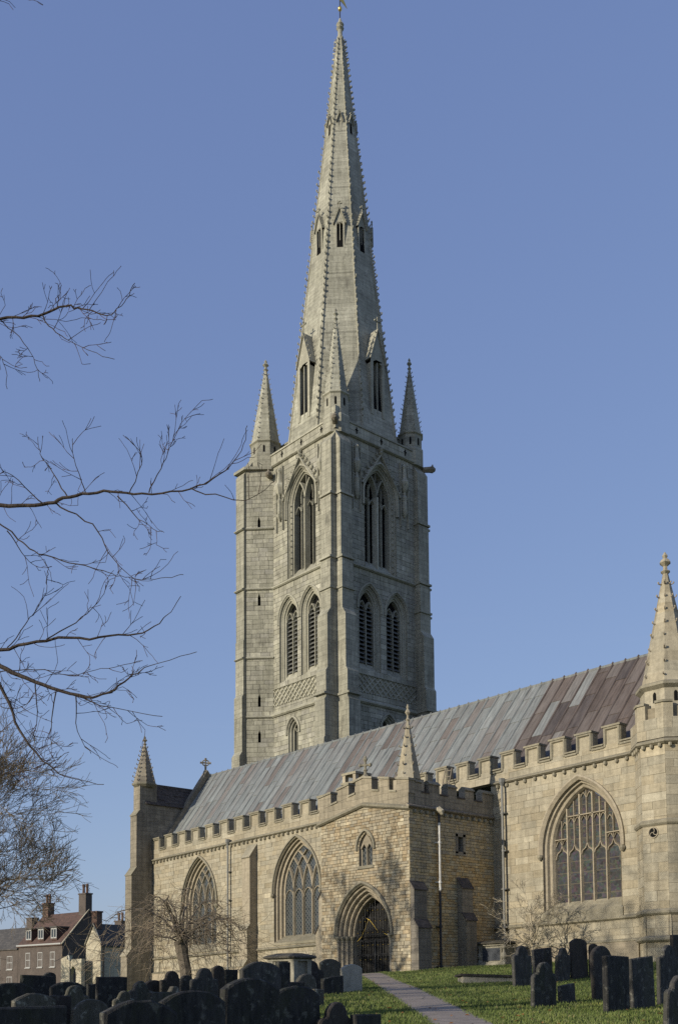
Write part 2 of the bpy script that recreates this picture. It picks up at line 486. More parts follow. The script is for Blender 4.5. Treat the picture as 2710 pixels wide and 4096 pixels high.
STONES = []
def masonry(F, wall_name, u0, u1, z0, z1, ops, ch, ln, jt, mat, mortar, parent, lim=None, seed=1, depth=0.03, fixed_rows=None, warm=None):
    """mortar backing (linked as the wall part) and its stones, collected for later"""
    rg = random.Random(seed)
    back = MB()
    got = []
    z = z0
    while z < z1 - 1e-4:
        h = rg.uniform(*ch)
        if z1 - z - h < ch[0] * 0.6: h = z1 - z
        za, zb = z, z + h
        z += h
        lo = lim(za) if lim else (u0, u1)
        hi = lim(zb) if lim else (u0, u1)
        if lo is None: continue
        if hi is None: hi = ((lo[0] + lo[1]) / 2,) * 2
        bounds = [(lo[0], hi[0])]
        for op in sorted(ops, key=lambda q: q.cu):
            ea, eb, em = op.ext(za + 0.002), op.ext(zb - 0.002), op.ext((za + zb) / 2)
            if ea is None and eb is None and em is None: continue
            if ea is None: ea = eb or em
            if eb is None: eb = (op.cu, op.cu)
            bounds.append((ea[0], eb[0])); bounds.append((ea[1], eb[1]))
        bounds.append((lo[1], hi[1]))
        for i in range(0, len(bounds), 2):
            (la, lb), (ra, rb) = bounds[i], bounds[i + 1]
            if max(ra - la, rb - lb) < 0.03: continue
            back.face([F.p(la, za, -depth), F.p(ra, za, -depth), F.p(rb, zb, -depth), F.p(lb, zb, -depth)])
            xs = []
            x = max(la, lb)
            end = min(ra, rb)
            while True:
                x += rg.uniform(*ln) * (0.6 if not xs and rg.random() < 0.5 else 1)
                if end - x < ln[0] * 0.55: break
                xs.append(x)
            ed = [(la, lb)] + [(q, q) for q in xs] + [(ra, rb)]
            for k in range(len(ed) - 1):
                a, b = ed[k], ed[k + 1]
                j = jt / 2
                q = [(a[0] + j, za + j), (b[0] - j, za + j), (b[1] - j, zb - j), (a[1] + j, zb - j)]
                if q[1][0] - q[0][0] < 0.02 and q[2][0] - q[3][0] < 0.02: continue
                if q[2][0] < q[3][0]: mm = (q[2][0] + q[3][0]) / 2; q[2] = (mm, q[2][1]); q[3] = (mm, q[3][1])
                if q[1][0] < q[0][0]: mm = (q[1][0] + q[0][0]) / 2; q[1] = (mm, q[1][1]); q[0] = (mm, q[0][1])
                uu, zz = (q[0][0] + q[2][0]) / 2, (q[0][1] + q[2][1]) / 2
                t = (rg.random(), rg.random(), rg.random())
                if warm: t = warm(uu, zz, t, rg)
                got.append((q, t, rg.uniform(-0.006, 0.012)))
    w = back.build(wall_name, mortar, parent)
    for q, t, pr in got:
        c = F.p((q[0][0] + q[2][0]) / 2, (q[0][1] + q[2][1]) / 2)
        ar = (q[1][0] - q[0][0]) * (q[2][1] - q[0][1])
        STONES.append((ar / (c - EYE).length_squared, F, q, t, pr, w, mat, depth))
    return w

def stone_faces(mb, F, q, t, pr, depth):
    fr = [F.p(u, z, pr) for u, z in q]
    bk = [F.p(u, z, -depth) for u, z in q]
    k = len(mb.v)
    mb.v.extend([tuple(p) for p in fr + bk])
    fs = [(0, 1, 2, 3)] + [(i, 4 + i, 4 + (i + 1) % 4, (i + 1) % 4) for i in range(4)]
    for f in fs:
        mb.f.append(tuple(k + i for i in f)); mb.c.append(t)

def build_stones(limit=300):
    STONES.sort(key=lambda s: -s[0])
    for s in STONES[:limit]:
        mb = MB(); stone_faces(mb, s[1], s[2], s[3], s[4], s[7])
        mb.build('stone', s[6], s[5])
    rest = {}
    for s in STONES[limit:]:
        rest.setdefault((s[5].name, s[6]), []).append(s)
    for (w, mt), ss in rest.items():
        mb = MB()
        for s in ss: stone_faces(mb, s[1], s[2], s[3], s[4], s[7])
        tag(mb.build('small_stones', mt, ss[0][5]), kind='stuff')

def ground_z(x, y):
    P = Vector((x, y, 0)) - EYE
    u = -math.sin(YAW) * P.x + math.cos(YAW) * P.y
    z = float(np.interp(u, [-60, 0, 20, 43.7, 60, 90, 400], [-2.3, -2.0, -1.08, 0, -0.2, -0.6, -0.6]))
    s = lambda a, b, t: max(0.0, min(1.0, (t - a) / (b - a)))
    f = lambda t: t * t * (3 - 2 * t)
    z += 0.38 * f(s(-4, 1.5, x)) * f(s(-5, 4, y)) + 0.35 * f(s(1, 6, x)) * f(s(2, 7, y))
    v = math.cos(YAW) * P.x + math.sin(YAW) * P.y
    z -= 0.6 * f(s(-0.5, -7.5, v) if False else max(0.0, min(1.0, (-0.5 - v) / 7.0))) * f(s(13, 30, u))
    return z
# ================================================================== CHURCH
church = empty('church', (0, 0, 0))
tag(church, 'medieval limestone parish church with tall crocketed spire, lead roof and battlemented porch', 'church')
YA = 5.353                                        # south face of the aisle
SH = 0.0225                                       # the long wall climbs gently eastwards with the ground
FA = Frame((0, YA), (1, 0), (0, -1), SH)
FP = Frame((0, 0), (1, 0), (0, -1))
FPE = Frame((0, 0), (0, 1), (1, 0))
AX, AY = -24.6, 18.27                             # spire axis
TX0, TX1, TY0, TY1 = -29.04, -20.65, 14.08, 22.47
FTS = Frame((0, TY0), (1, 0), (0, -1))
FTE = Frame((TX1, 0), (0, 1), (1, 0))

class RectOp:
    def __init__(s, u0, u1, z0, z1):
        s.u0, s.u1, s.z0, s.z1 = u0, u1, z0, z1; s.cu = (u0 + u1) / 2
    def ext(s, z):
        return (s.u0, s.u1) if s.z0 <= z <= s.z1 else None

def buttress(name, F, u0, u1, stages, zb, mat, parent=church, cap=None):
    """stages from the top: (z where the vertical face begins, projection); weathered slopes between"""
    prof = []
    d_prev = 0.0
    slopes = []
    for z, d in stages:
        rise = max(0.12, (d - d_prev) * 1.5)
        a, b = (d_prev, z + rise), (d, z)
        prof += [a, b]; slopes.append((a, b))
        d_prev = d
    prof += [(d_prev, zb), (-0.05, zb), (-0.05, prof[0][1])]
    mb = MB()
    A = [F.p(u0, z, d) for d, z in prof]; B = [F.p(u1, z, d) for d, z in prof]
    mb.tone = (rng.random(), 0.5, 0.5)
    mb.face(A); mb.face(B)
    for i in range(len(prof)):
        j = (i + 1) % len(prof)
        mb.face([A[i], A[j], B[j], B[i]])
    o = mb.build(name, mat, parent)
    if cap:
        for a, b in slopes:
            c = MB()
            e = 0.04
            lift = 0.05
            pts = [(u0 - e, a), (u1 + e, a), (u1 + e, b), (u0 - e, b)]
            top = [F.p(u, q[1] + lift + (0.03 if q is a else -0.02), q[0] + (0.05 if q is b else -0.02)) for u, q in pts]
            bot = [F.p(u, q[1] + 0.004 + (0.03 if q is a else -0.02), q[0] + (0.05 if q is b else -0.02)) for u, q in pts]
            c.face(top); c.face(bot)
            for i in range(4):
                c.face([top[i], top[(i + 1) % 4], bot[(i + 1) % 4], bot[i]])
            c.build('weathering_slab', cap, o)
    return o

def string(name, F, u0, u1, z, h, d, mat, parent=church, path=None):
    """moulded string course: weathered top, hollow underside"""
    mb = MB()
    prof = [(-0.02, z + h), (d * 0.55, z + h * 0.55), (d, z + h * 0.35), (d, z + h * 0.05), (d * 0.5, z - h * 0.25), (-0.02, z - h * 0.35)]
    us = path or [u0, u1]
    rows = [[F.p(u if not callable(u) else u, zz, dd) for dd, zz in prof] for u in us]
    mb.grid(rows)
    mb.face(rows[0]); mb.face(rows[-1])
    return mb.build(name, mat, parent)

def pane_poly(F, pts, d, name, mat, parent):
    mb = MB()
    mb.face([F.p(u, z, d) for u, z in pts])
    return mb.build(name, mat, parent)

def inside_arch(cu, hw, zs, h, u, z):
    op = Opening(cu, hw, zs, h, -99)
    e = op.ext(z)
    return e is not None and e[0] <= u <= e[1]

def inner_arch(cu, hw, zs, h, o):
    r = (hw * hw + h * h) / (2 * hw)
    hw2 = hw + o
    h2 = math.sqrt((r + o) ** 2 - (r - hw) ** 2)
    return hw2, h2

def glaze(F, cu, hw, zs, h, zb, xs, d, parent, mat):
    """one pane per light plus the panes of the head"""
    xs = [cu - hw] + list(xs) + [cu + hw]
    op = Opening(cu, hw, zs, h, -99)
    for a, b in zip(xs[:-1], xs[1:]):
        pts = [(a, zb), (b, zb)]
        n = 9
        def zt(u):
            lo, hi = zs, zs + h
            for _ in range(24):
                md = (lo + hi) / 2
                e = op.ext(md)
                if e and e[0] <= u <= e[1]: lo = md
                else: hi = md
            return lo
        for i in range(n + 1):
            u = b + (a - b) * i / n
            pts.append((u, zt(min(max(u, cu - hw + 1e-3), cu + hw - 1e-3))))
        pane_poly(F, pts, d, 'pane', mat, parent)

def aisle_window(cu, hw, zs, h, zb, lights):
    w = MB()
    w.tone = (0.6, 0.6, 0.5)
    prof = [(0.17, -0.01), (0.17, 0.09), (0.06, 0.12), (0.03, 0.03), (0.0, 0.02), (0.0, -0.12), (-0.1, -0.15), (-0.13, -0.3), (-0.25, -0.33), (-0.28, -0.48), (-0.38, -0.5), (-0.38, -0.62)]
    hood = MB(); hood.tone = (0.3, 0.45, 0.5)
    sweep(hood, FA, cu, hw, zs, h, prof[:5], zs - 0.1, 12)
    sweep(w, FA, cu, hw, zs, h, prof[4:], zb, 12)
    win = w.build('window', 'trim', church)
    hood.build('hood_mould', 'cap', win)
    for s in (-1, 1):
        st = MB(); st.lathe((cu + s * (hw + 0.1), YA - 0.07), [(0.05, zs - 0.3 + SH * (cu + 11)), (0.12, zs - 0.18 + SH * (cu + 11)), (0.1, zs - 0.07 + SH * (cu + 11))], 6)
        st.build('label_stop', 'cap', win)
    # sloping sill
    sl = MB()
    prism_f(sl, FA, [(cu - hw - 0.1, zb - 0.14), (cu + hw + 0.1, zb - 0.14), (cu + hw + 0.1, zb), (cu - hw - 0.1, zb)], -0.1, 0.06)
    sl.face([FA.p(cu - hw, zb, 0.05), FA.p(cu + hw, zb, 0.05), FA.p(cu + hw, zb + 0.42, -0.56), FA.p(cu - hw, zb + 0.42, -0.56)])
    sl.build('sill', 'cap', win)
    hi, h2 = inner_arch(cu, hw, zs, h, -0.38)
    xs = [cu - hi + 2 * hi * k / lights for k in range(1, lights)]
    glaze(FA, cu, hi, zs, h2, zb + 0.3, xs, -0.55, win, 'leaded')
    la = [(u - (cu - hi), z) for u, z in arc(cu, hi, zs, h2, 0, None, 14)[:15]]
    full = [(q[0], q[1]) for q in arc(cu, hi, zs, h2, 0, None, 40)[:41]]
    r = (hi * hi + h2 * h2) / (2 * hi)
    for x in xs:
        mb = MB(); bar(mb, FA, [(x, zb + 0.3), (x, zs + 0.02)], 0.13, -0.56, -0.42); mb.build('mullion', 'trim', win)
        for sgn in (1, -1):
            pts = []
            for k in range(40):
                a = PI - k * 0.045
                u = x + sgn * (r + r * math.cos(a)); z = zs + r * math.sin(a)
                if not inside_arch(cu, hi + 0.02, zs, h2, u, z) or a < PI / 2: break
                pts.append((u, z))
            if len(pts) > 2:
                mb = MB(); bar(mb, FA, pts, 0.12, -0.56, -0.43); mb.build('tracery_bar', 'trim', win)
    # cusped heads of the lights
    step = 2 * hi / lights
    for k in range(lights):
        c = cu - hi + step * (k + 0.5)
        hh = step / 2 - 0.05
        mb = MB(); bar(mb, FA, arc(c, hh, zs - 0.35, 0.5, 0, None, 5), 0.07, -0.56, -0.47); mb.build('light_head', 'trim', win)
    return win

def perp_window(cu, hw, zs, h, zb):
    w = MB(); w.tone = (0.9, 0.75, 0.5)
    prof = [(0.2, -0.01), (0.2, 0.1), (0.13, 0.13), (0.04, 0.06), (0.0, 0.03), (0.0, -0.1), (-0.1, -0.14), (-0.14, -0.28), (-0.24, -0.32), (-0.3, -0.46), (-0.33, -0.6)]
    hood = MB(); hood.tone = (0.9, 0.7, 0.5)
    sweep(hood, FA, cu, hw, zs, h, prof[:5], zs - 0.25, 14)
    sweep(w, FA, cu, hw, zs, h, prof[4:], zb, 14)
    win = w.build('window', 'trim', church)
    hood.build('hood_mould', 'trim', win)
    zsh = SH * (cu + 11)
    for s in (-1, 1):
        st = MB(); st.lathe((cu + s * (hw + 0.12), YA - 0.08), [(0.05, zs - 0.45 + zsh), (0.13, zs - 0.33 + zsh), (0.1, zs - 0.22 + zsh)], 6)
        st.build('label_stop', 'cap', win)
    sl = MB()
    sl.face([FA.p(cu - hw, zb - 0.05, 0.06), FA.p(cu + hw, zb - 0.05, 0.06), FA.p(cu + hw, zb + 0.4, -0.52), FA.p(cu - hw, zb + 0.4, -0.52)])
    prism_f(sl, FA, [(cu - hw - 0.05, zb - 0.5), (cu + hw + 0.05, zb - 0.5), (cu + hw + 0.05, zb - 0.05), (cu - hw - 0.05, zb - 0.05)], -0.2, 0.06)
    sl.build('sill', 'cap', win)
    hi, h2 = inner_arch(cu, hw, zs, h, -0.33)
    st = 2 * hi / 5
    xs = [cu - hi + st * k for k in range(1, 5)]
    glaze(FA, cu, hi, zs, h2, zb + 0.3, xs, -0.55, win, 'stained')
    op = Opening(cu, hi, zs, h2, -99)
    def ztop(u):
        lo, hi_ = zs, zs + h2
        for _ in range(24):
            md = (lo + hi_) / 2; e = op.ext(md)
            if e and e[0] <= u <= e[1]: lo = md
            else: hi_ = md
        return lo
    def B(name, pts, wd=0.11, d1=-0.42):
        mb = MB(); bar(mb, FA, pts, wd, -0.56, d1); mb.build(name, 'trim', win)
    zh = zs - 0.18
    for x in xs:
        B('mullion', [(x, zb + 0.3), (x, ztop(x))], 0.13, -0.4)
    for k in range(5):
        c = cu - hi + st * (k + 0.5)
        B('light_head', [(c - st / 2, zh - 0.22), (c - st * 0.38, zh + 0.02), (c - st * 0.12, zh + 0.14), (c, zh + 0.34), (c + st * 0.12, zh + 0.14), (c + st * 0.38, zh + 0.02), (c + st / 2, zh - 0.22)], 0.09, -0.45)
        B('tracery_bar', [(c, zh + 0.34), (c, ztop(c) - 0.02)], 0.08, -0.45)
    # embattled transoms and tiers of small heads
    B('transom', [(cu - hi, zh + 0.62), (cu - st * 1.5, zh + 0.62)], 0.1, -0.41)
    B('transom', [(cu + st * 1.5, zh + 0.62), (cu + hi, zh + 0.62)], 0.1, -0.41)
    B('transom', [(cu - st * 1.5, zh + 1.55), (cu + st * 1.5, zh + 1.55)], 0.12, -0.4)
    for k in range(10):
        c = cu - hi + st / 2 * (k + 0.5)
        zz = zh + (1.25 if 1.5 < k < 7.5 else 0.35)
        for z2 in ([zz, zz + 0.98] if 2 < k < 7 else [zz, zz + 0.75]):
            if z2 + 0.28 < ztop(min(max(c, cu - hi + 0.02), cu + hi - 0.02)):
                B('tracery_head', [(c - st / 4, z2), (c - st / 8, z2 + 0.16), (c, z2 + 0.26), (c + st / 8, z2 + 0.16), (c + st / 4, z2)], 0.05, -0.47)
    return win

# ------------------------------------------------------------------ aisle
W1 = (-23.85, 1.86, 4.95, 2.95, 2.15)
W2 = (-14.2, 2.02, 4.95, 2.95, 2.12)
W3 = (4.72, 1.95, 5.0, 2.78, 2.33)
aops = [Opening(c, hw, zs, h, zb - 0.1) for c, hw, zs, h, zb in (W1, W2, W3)]
masonry(FA, 'aisle_wall', -29.35, -5.4, -0.9, 8.3, aops[:2], (0.2, 0.31), (0.35, 0.75), 0.012, 'ashlar', 'mortar_a', church, seed=3, depth=0.016)
masonry(FA, 'aisle_wall', -0.1, 7.5, 0.3, 8.3, aops[2:], (0.26, 0.36), (0.5, 1.1), 0.009, 'ashlar', 'mortar_a', church, seed=4, depth=0.012)
aisle_window(*W1, 4)
aisle_window(*W2, 4)
perp_window(*W3)
e = MB()   # west end return of the aisle wall
e.face([FA.p(-29.35, -0.9, 0), FA.p(-29.35, 9.0, 0), FA.p(-29.35, 9.0, -0.9), FA.p(-29.35, -0.9, -0.9)])
e.build('wall_return', 'ashlar', church)
for a, b in ((-29.4, -5.6), (0.05, 7.45)):
    string('string_course', FA, a, b, 8.34, 0.17, 0.17, 'cap')
    string('sill_course', FA, a, b, 1.8, 0.16, 0.13, 'cap')
    o = MB(); prism_f(o, FA, [(a, -1.2), (b, -1.2), (b, 0.86), (a, 0.86)], 0.0, 0.14); o.build('plinth', 'trim', church)
    string('plinth_moulding', FA, a, b, 0.86, 0.14, 0.17, 'cap')
mod = MB(); mod.lathe((0, 0), [(0.03, -0.13), (0.07, -0.09), (0.075, -0.02), (0.06, 0.03)], 6)
mod_me = mod.mesh('modillion', M['cap'])
k = 0
for a, b, st in ((-29.2, -6.0, 0.42), (0.35, 7.3, 0.52)):
    u = a
    while u < b:
        link('modillion', mod_me, church, FA.p(u + rng.uniform(-.03, .03), 8.25, 0.07)); u += st

def parapet(a, b, pitch, mw, first, z0=8.45, zc=9.08, zt=9.82):
    masonry(FA, 'parapet_wall', a, b, z0, zc, [], (0.28, 0.33), (0.7, 1.3), 0.009, 'ashlar', 'mortar_a', church, seed=int(a * 7) + 99, depth=0.012)
    bk = MB(); prism_f(bk, FA, [(a, z0), (b, z0), (b, zc), (a, zc)], -0.42, -0.04); bk.build('parapet_core', 'ashlar', church)
    u = first
    while u < b:
        l, r = max(a, u - mw / 2 + rng.uniform(-.03, .03)), min(b, u + mw / 2 + rng.uniform(-.03, .03))
        zt0 = zt; zt = zt0 + rng.uniform(-.035, .03)
        if r - l > 0.2:
            mb = MB(); mb.tone = (rng.random(), 0.4 + 0.4 * rng.random(), 0.5)
            prism_f(mb, FA, [(l, zc), (r, zc), (r, zt), (l, zt)], -0.4, -0.03)
            mer = mb.build('merlon', 'ashlar', church)
            cp = MB(); cp.tone = (rng.random(), 0.5, 0.5)
            bar(cp, FA, [(l + 0.08, zc - 0.1), (l + 0.08, zt - 0.06), (r - 0.08, zt - 0.06), (r - 0.08, zc - 0.1)], 0.17, -0.04, 0.05)
            prism_f(cp, FA, [(l - 0.03, zt - 0.02), (r + 0.03, zt - 0.02), (r + 0.03, zt + 0.06), (l - 0.03, zt + 0.06)], -0.45, 0.09)
            cp.build('coping', 'cap', mer)
        zt = zt0
        nl, nr = u + mw / 2, min(b, u + pitch - mw / 2)
        if nr - nl > 0.1:
            cp = MB(); cp.tone = (rng.random(), 0.5, 0.5)
            bar(cp, FA, [(nl - 0.02, zc - 0.09), (nr + 0.02, zc - 0.09)], 0.17, -0.04, 0.055)
            prism_f(cp, FA, [(nl, zc - 0.01), (nr, zc - 0.01), (nr, zc + 0.05), (nl, zc + 0.05)], -0.45, 0.08)
            cp.build('crenel_sill', 'cap', church)
        u += pitch
parapet(-29.4, -5.5, 1.555, 0.92, -28.95)
parapet(-4.9, 7.5, 1.36, 0.8, -4.5, zc=8.98, zt=9.68)

# buttress and pipes on the aisle
buttress('buttress', FA, -18.62, -17.85, [(7.2, 0.52), (3.0, 0.72), (0.9, 0.95)], -1.0, 'trim', cap='cap')
def pipe(name, F, u, d, segs, hopper=None, mat_h='pipe_grey'):
    root = None
    for z0, z1, mt in segs:
        mb = MB(); mb.tube([F.p(u, z0, d), F.p(u, z1, d)], 0.055, 8)
        o = mb.build(name if root is None else 'pipe_length', mt, root or church)
        if root is None: root = o
        z = z0 + 0.3
        while z < z1 - 0.2:
            c = MB(); c.tube([F.p(u, z, d), F.p(u, z + 0.09, d)], 0.075, 8); prism_f(c, F, [(u - 0.14, z + 0.02), (u + 0.14, z + 0.02), (u + 0.14, z + 0.07), (u - 0.14, z + 0.07)], 0, d)
            c.build('pipe_bracket', mt, root); z += 1.7
    if hopper:
        hb = MB(); zt = hopper
        hb.lathe(tuple(F.p(u, 0, d))[:2], [(0.07, zt - 0.02 + F.sh * (u + 11)), (0.14, zt + 0.14 + F.sh * (u + 11)), (0.15, zt + 0.3 + F.sh * (u + 11))], 6)
        hb.build('hopper', mat_h, root)
    return root
pipe('drainpipe', FA, -20.5, 0.2, [(-0.5, 8.45, 'pipe_grey')], 8.3)
pipe('drainpipe', FA, 0.73, 0.22, [(-0.2, 8.3, 'pipe_grey')], 8.2)

# ------------------------------------------------------------------ lead roof
RY0, RZ0, RY1, RZ1 = 5.95, 9.15, 9.8, 14.2
def roof_pt(x, t, lift=0.0):
    z0 = RZ0 + SH * (x + 11)
    return Vector((x, RY0 + (RY1 - RY0) * t - lift * 0.79, z0 + (RZ1 - z0) * t + lift * 0.61))
sub = MB()
xs = [-29.2, -20, -11, -2, 7, 13]
sub.tone = (0.3, 0.4, 0.5)
for a, b in zip(xs[:-1], xs[1:]):
    sub.face([roof_pt(a, 0, -0.05), roof_pt(b, 0, -0.05), roof_pt(b, 1, -0.05), roof_pt(a, 1, -0.05)])
    sub.face([(a, RY1, RZ1 - 0.03), (b, RY1, RZ1 - 0.03), (b, 13.9, 9.4), (a, 13.9, 9.4)])
roof = sub.build('lead_roof', 'lead', church)
rg = random.Random(21)
x = -29.1
pitch = 0.68
while x < 12.6:
    x1 = x + pitch
    ts = [0.0]
    t = rg.uniform(0.1, 0.35)
    while t < 0.93:
        ts.append(t); t += rg.uniform(0.25, 0.42)
    ts.append(1.0)
    for j, (a, b) in enumerate(zip(ts[:-1], ts[1:])):
        xm = (x + x1) / 2
        if xm > 0.2: tn = rg.uniform(0.62, 0.98) if rg.random() < 0.9 else rg.uniform(0.4, 0.58)
        elif xm > -3.2: tn = rg.uniform(0.1, 0.46) if rg.random() < 0.72 else rg.uniform(0.5, 0.66)
        elif xm > -15: tn = rg.uniform(0.15, 0.5) if rg.random() < 0.55 else rg.uniform(0.5, 0.7)
        else: tn = rg.uniform(0.1, 0.5) if rg.random() < 0.8 else rg.uniform(0.5, 0.64)
        mb = MB(); mb.tone = (tn, rg.random(), 0.5)
        lift = 0.012 + 0.02 * (b)
        q = [roof_pt(x + 0.01, a, 0.034), roof_pt(x1 - 0.01, a, 0.034), roof_pt(x1 - 0.01, b + 0.008, 0.012), roof_pt(x + 0.01, b + 0.008, 0.012)]
        nrm = Vector((0, -0.79, 0.61)) * -0.035
        mb.prism(q, nrm)
        mb.build('lead_sheet', 'lead', roof)
    rl = MB(); rl.tone = (0.25 if x < 0 else 0.8, 0.35 + 0.4 * rg.random(), 0.5)
    rl.tube([roof_pt(x, 0.0, 0.02), roof_pt(x, 1.0, 0.025)], 0.055, 6)
    rl.lathe((x, RY1 - 0.03), [(0.03, RZ1), (0.07, RZ1 + 0.06), (0.02, RZ1 + 0.14)], 5)
    rl.build('lead_roll', 'lead', roof)
    x = x1
rr = MB(); rr.tone = (0.3, 0.5, 0.5); rr.tube([(-29.3, RY1, RZ1 + 0.02), (13, RY1, RZ1 + 0.02)], 0.07, 6); rr.build('ridge_roll', 'lead', roof)

# the aisle carries on past the turret, beyond the view
ex_ = MB(); ex_.box(9.6, 13.0, YA + 0.01, YA + 0.6, 0.0, 9.4); ex_.build('aisle_wall', 'rubble_b', church)
ex_ = MB(); ex_.prism([(12.98, YA + 0.6, 0.0), (12.98, 13.9, 0.0), (12.98, 13.9, 9.3), (12.98, RY1, RZ1 - 0.1), (12.98, YA + 0.6, 9.3)], (0.3, 0, 0)); ex_.build('gable_wall', 'rubble_b', church)
# west gable coping with its wheel cross
gc = MB()
zo = SH * (-29.35 + 11)
pts = [(5.6, 9.0 + zo), (9.5, 14.45), (13.4, 9.4), (13.4, 8.9), (9.5, 13.9), (5.6, 8.4 + zo)]
gc.prism([(-29.55, y, z + 0.1) for y, z in pts], (0.45, 0, 0)); gcp = gc.build('gable_coping', 'grey_stone', church)
gw = MB(); gw.face([(-29.4, 5.4, -0.9), (-29.4, 13.4, -0.9), (-29.4, 13.4, 9), (-29.4, 9.5, 14.1), (-29.4, 5.4, 8.6)]); gw.build('gable_wall', 'grey_stone', church)
cr = MB()
cxp = Vector((-29.3, 9.45, 15.08))
cr.tube([cxp + Vector((0, 0, -0.75)), cxp + Vector((0, 0, -0.22))], 0.07, 6)
ring = [cxp + Vector((0.16 * math.cos(a) * 0.7, 0.2 * math.cos(a), 0.2 * math.sin(a))) for a in [2 * PI * i / 16 for i in range(17)]]
cr.tube(ring, 0.045, 6, cap=False)
for a in range(4):
    dv = Vector((0.7 * math.cos(a * PI / 2) * 0.8, math.cos(a * PI / 2), math.sin(a * PI / 2)))
    cr.tube([cxp, cxp + dv * 0.33], [0.045, 0.085], 5)
cr.lathe((cxp.x, cxp.y), [(0.2, 14.3), (0.14, 14.5), (0.06, 14.6)], 6)
cr.build('gable_cross', 'grey_stone', church)

# ------------------------------------------------------------------ crockets and spirelets
ck = MB()
ck.tone = (0.4, 0.5, 0.5)
ck.tube([(0, 0, -0.06), (0.6, 0, 0.08), (1.05, 0, 0.42), (0.95, 0, 0.8), (0.62, 0, 0.86)], [0.3, 0.24, 0.26, 0.3, 0.12], 5)
CROCK = {}
def crocket_mesh(mat):
    if mat not in CROCK: CROCK[mat] = ck.mesh('crocket', M[mat])
    return CROCK[mat]

def spirelet(name, c, z0, z1, r, nseg, n_crock, size, mat, parent=church, a0=PI / 8, vis=None, finial=0.5, crock_mat=None):
    mb = MB(); mb.tone = (0.6, 0.6, 0.5)
    n = 8
    zt = z1 - finial
    rt_ = max(0.05, r * 0.1)
    zs_ = [z0 + (zt - z0) * i / nseg for i in range(nseg + 1)]
    for i in range(nseg):
        ra = r + (rt_ - r) * i / nseg; rb = r + (rt_ - r) * (i + 1) / nseg
        for j in range(n):
            mb.tone = None
            a, b = a0 + 2 * PI * j / n, a0 + 2 * PI * (j + 1) / n
            mb.face([(c[0] + ra * math.cos(a), c[1] + ra * math.sin(a), zs_[i]), (c[0] + ra * math.cos(b), c[1] + ra * math.sin(b), zs_[i]),
                     (c[0] + rb * math.cos(b), c[1] + rb * math.sin(b), zs_[i + 1]), (c[0] + rb * math.cos(a), c[1] + rb * math.sin(a), zs_[i + 1])])
    o = mb.build(name, mat, parent)
    f = MB(); f.tone = (0.4, 0.4, 0.5)
    f.lathe(c, [(rt_, zt), (rt_ * 1.9, zt + finial * 0.1), (rt_ * 0.9, zt + finial * 0.18), (rt_ * 0.8, zt + finial * 0.35), (rt_ * 2.2, zt + finial * 0.5), (rt_ * 1.6, zt + finial * 0.62), (rt_ * 0.7, zt + finial * 0.72), (rt_ * 1.1, zt + finial * 0.82), (0.02, z1)], 6)
    f.build('finial', mat, o)
    me = crocket_mesh(crock_mat or mat)
    for j in range(n):
        a = a0 + 2 * PI * j / n
        if vis and not vis(a): continue
        for i in range(n_crock):
            t = (i + 0.5) / (n_crock + 0.3)
            rr_ = r + (rt_ - r) * t
            s2 = size * rng.uniform(0.6, 0.95)
            link('crocket', me, o, (c[0] + rr_ * math.cos(a), c[1] + rr_ * math.sin(a), z0 + (zt - z0) * t), (0, rng.uniform(-.25, .25), a + rng.uniform(-.25, .25)), (s2, s2, s2 * rng.uniform(0.8, 1.1)))
    return o
def facing(a):
    """edges on the side the churchyard sees"""
    return math.cos(a - R(-41)) > -0.12

# ------------------------------------------------------------------ south-west corner of the aisle
buttress('buttress', Frame((-29.75, 4.95), (1, 0), (0, -1)), -0.42, 0.38, [(13.0, 0.62), (10.9, 0.85), (6.9, 1.2), (1.6, 1.5)], -1.4, 'grey_stone', cap='cap')
cb = MB()
cb.box(-30.17, -29.4, 4.5, 9.2, -1.2, 11.7); cb.build('gable_wall', 'grey_stone', church)
fw_ = Frame((-29.4, 0), (0, 1), (1, 0))
masonry(fw_, 'gable_wall_face', 4.35, 9.0, 5.0, 11.7, [], (0.28, 0.4), (0.45, 0.9), 0.02, 'grey_stone', 'mortar', church, seed=31)
tl = MB()
for i in range(7):
    t0_, t1_ = i / 7, (i + 1) / 7
    x0_, z0_ = -29.28 - 0.95 * t0_, 11.68 + 1.5 * t0_
    x1_, z1_ = -29.28 - 0.95 * t1_, 11.68 + 1.5 * t1_
    y = 4.75
    while y < 9.3:
        w_ = rng.uniform(0.25, 0.5)
        pr = rng.uniform(0.03, 0.07)
        s_ = MB()
        s_.prism([(x0_, y, z0_), (x0_, y + w_ - 0.01, z0_), (x1_ - 0.03, y + w_ - 0.01, z1_ + 0.04), (x1_ - 0.03, y, z1_ + 0.04)], (pr * 0.8, 0, pr * 0.6))
        s_.build('stone_slate', 'tile', church)
        y += w_
tl.box(-30.3, -30.12, 4.75, 9.2, 13.1, 13.28); tl.build('ridge_stone', 'tile', church)
bk = MB(); bk.prism([(-29.4, 4.7, 11.7), (-30.25, 4.7, 13.15), (-30.25, 4.7, 11.7)], (0, 4.5, 0)); bk.build('slate_bed', 'grey_stone', church)
pb = MB(); pb.lathe((-29.77, 4.92), [(0.66, 12.85), (0.84, 13.0), (0.84, 13.12), (0.7, 13.16)], 8, PI / 8); pb.build('pinnacle_base', 'cap', church)
cs = MB(); cs.box(-30.17, -29.375, 4.335, 5.62, 10.6, 12.95); cs.build('pinnacle_shaft', 'grey_stone', church)
spirelet('pinnacle', (-29.77, 4.92), 13.12, 16.35, 0.76, 6, 9, 0.15, 'grey_stone', vis=facing, finial=0.6)

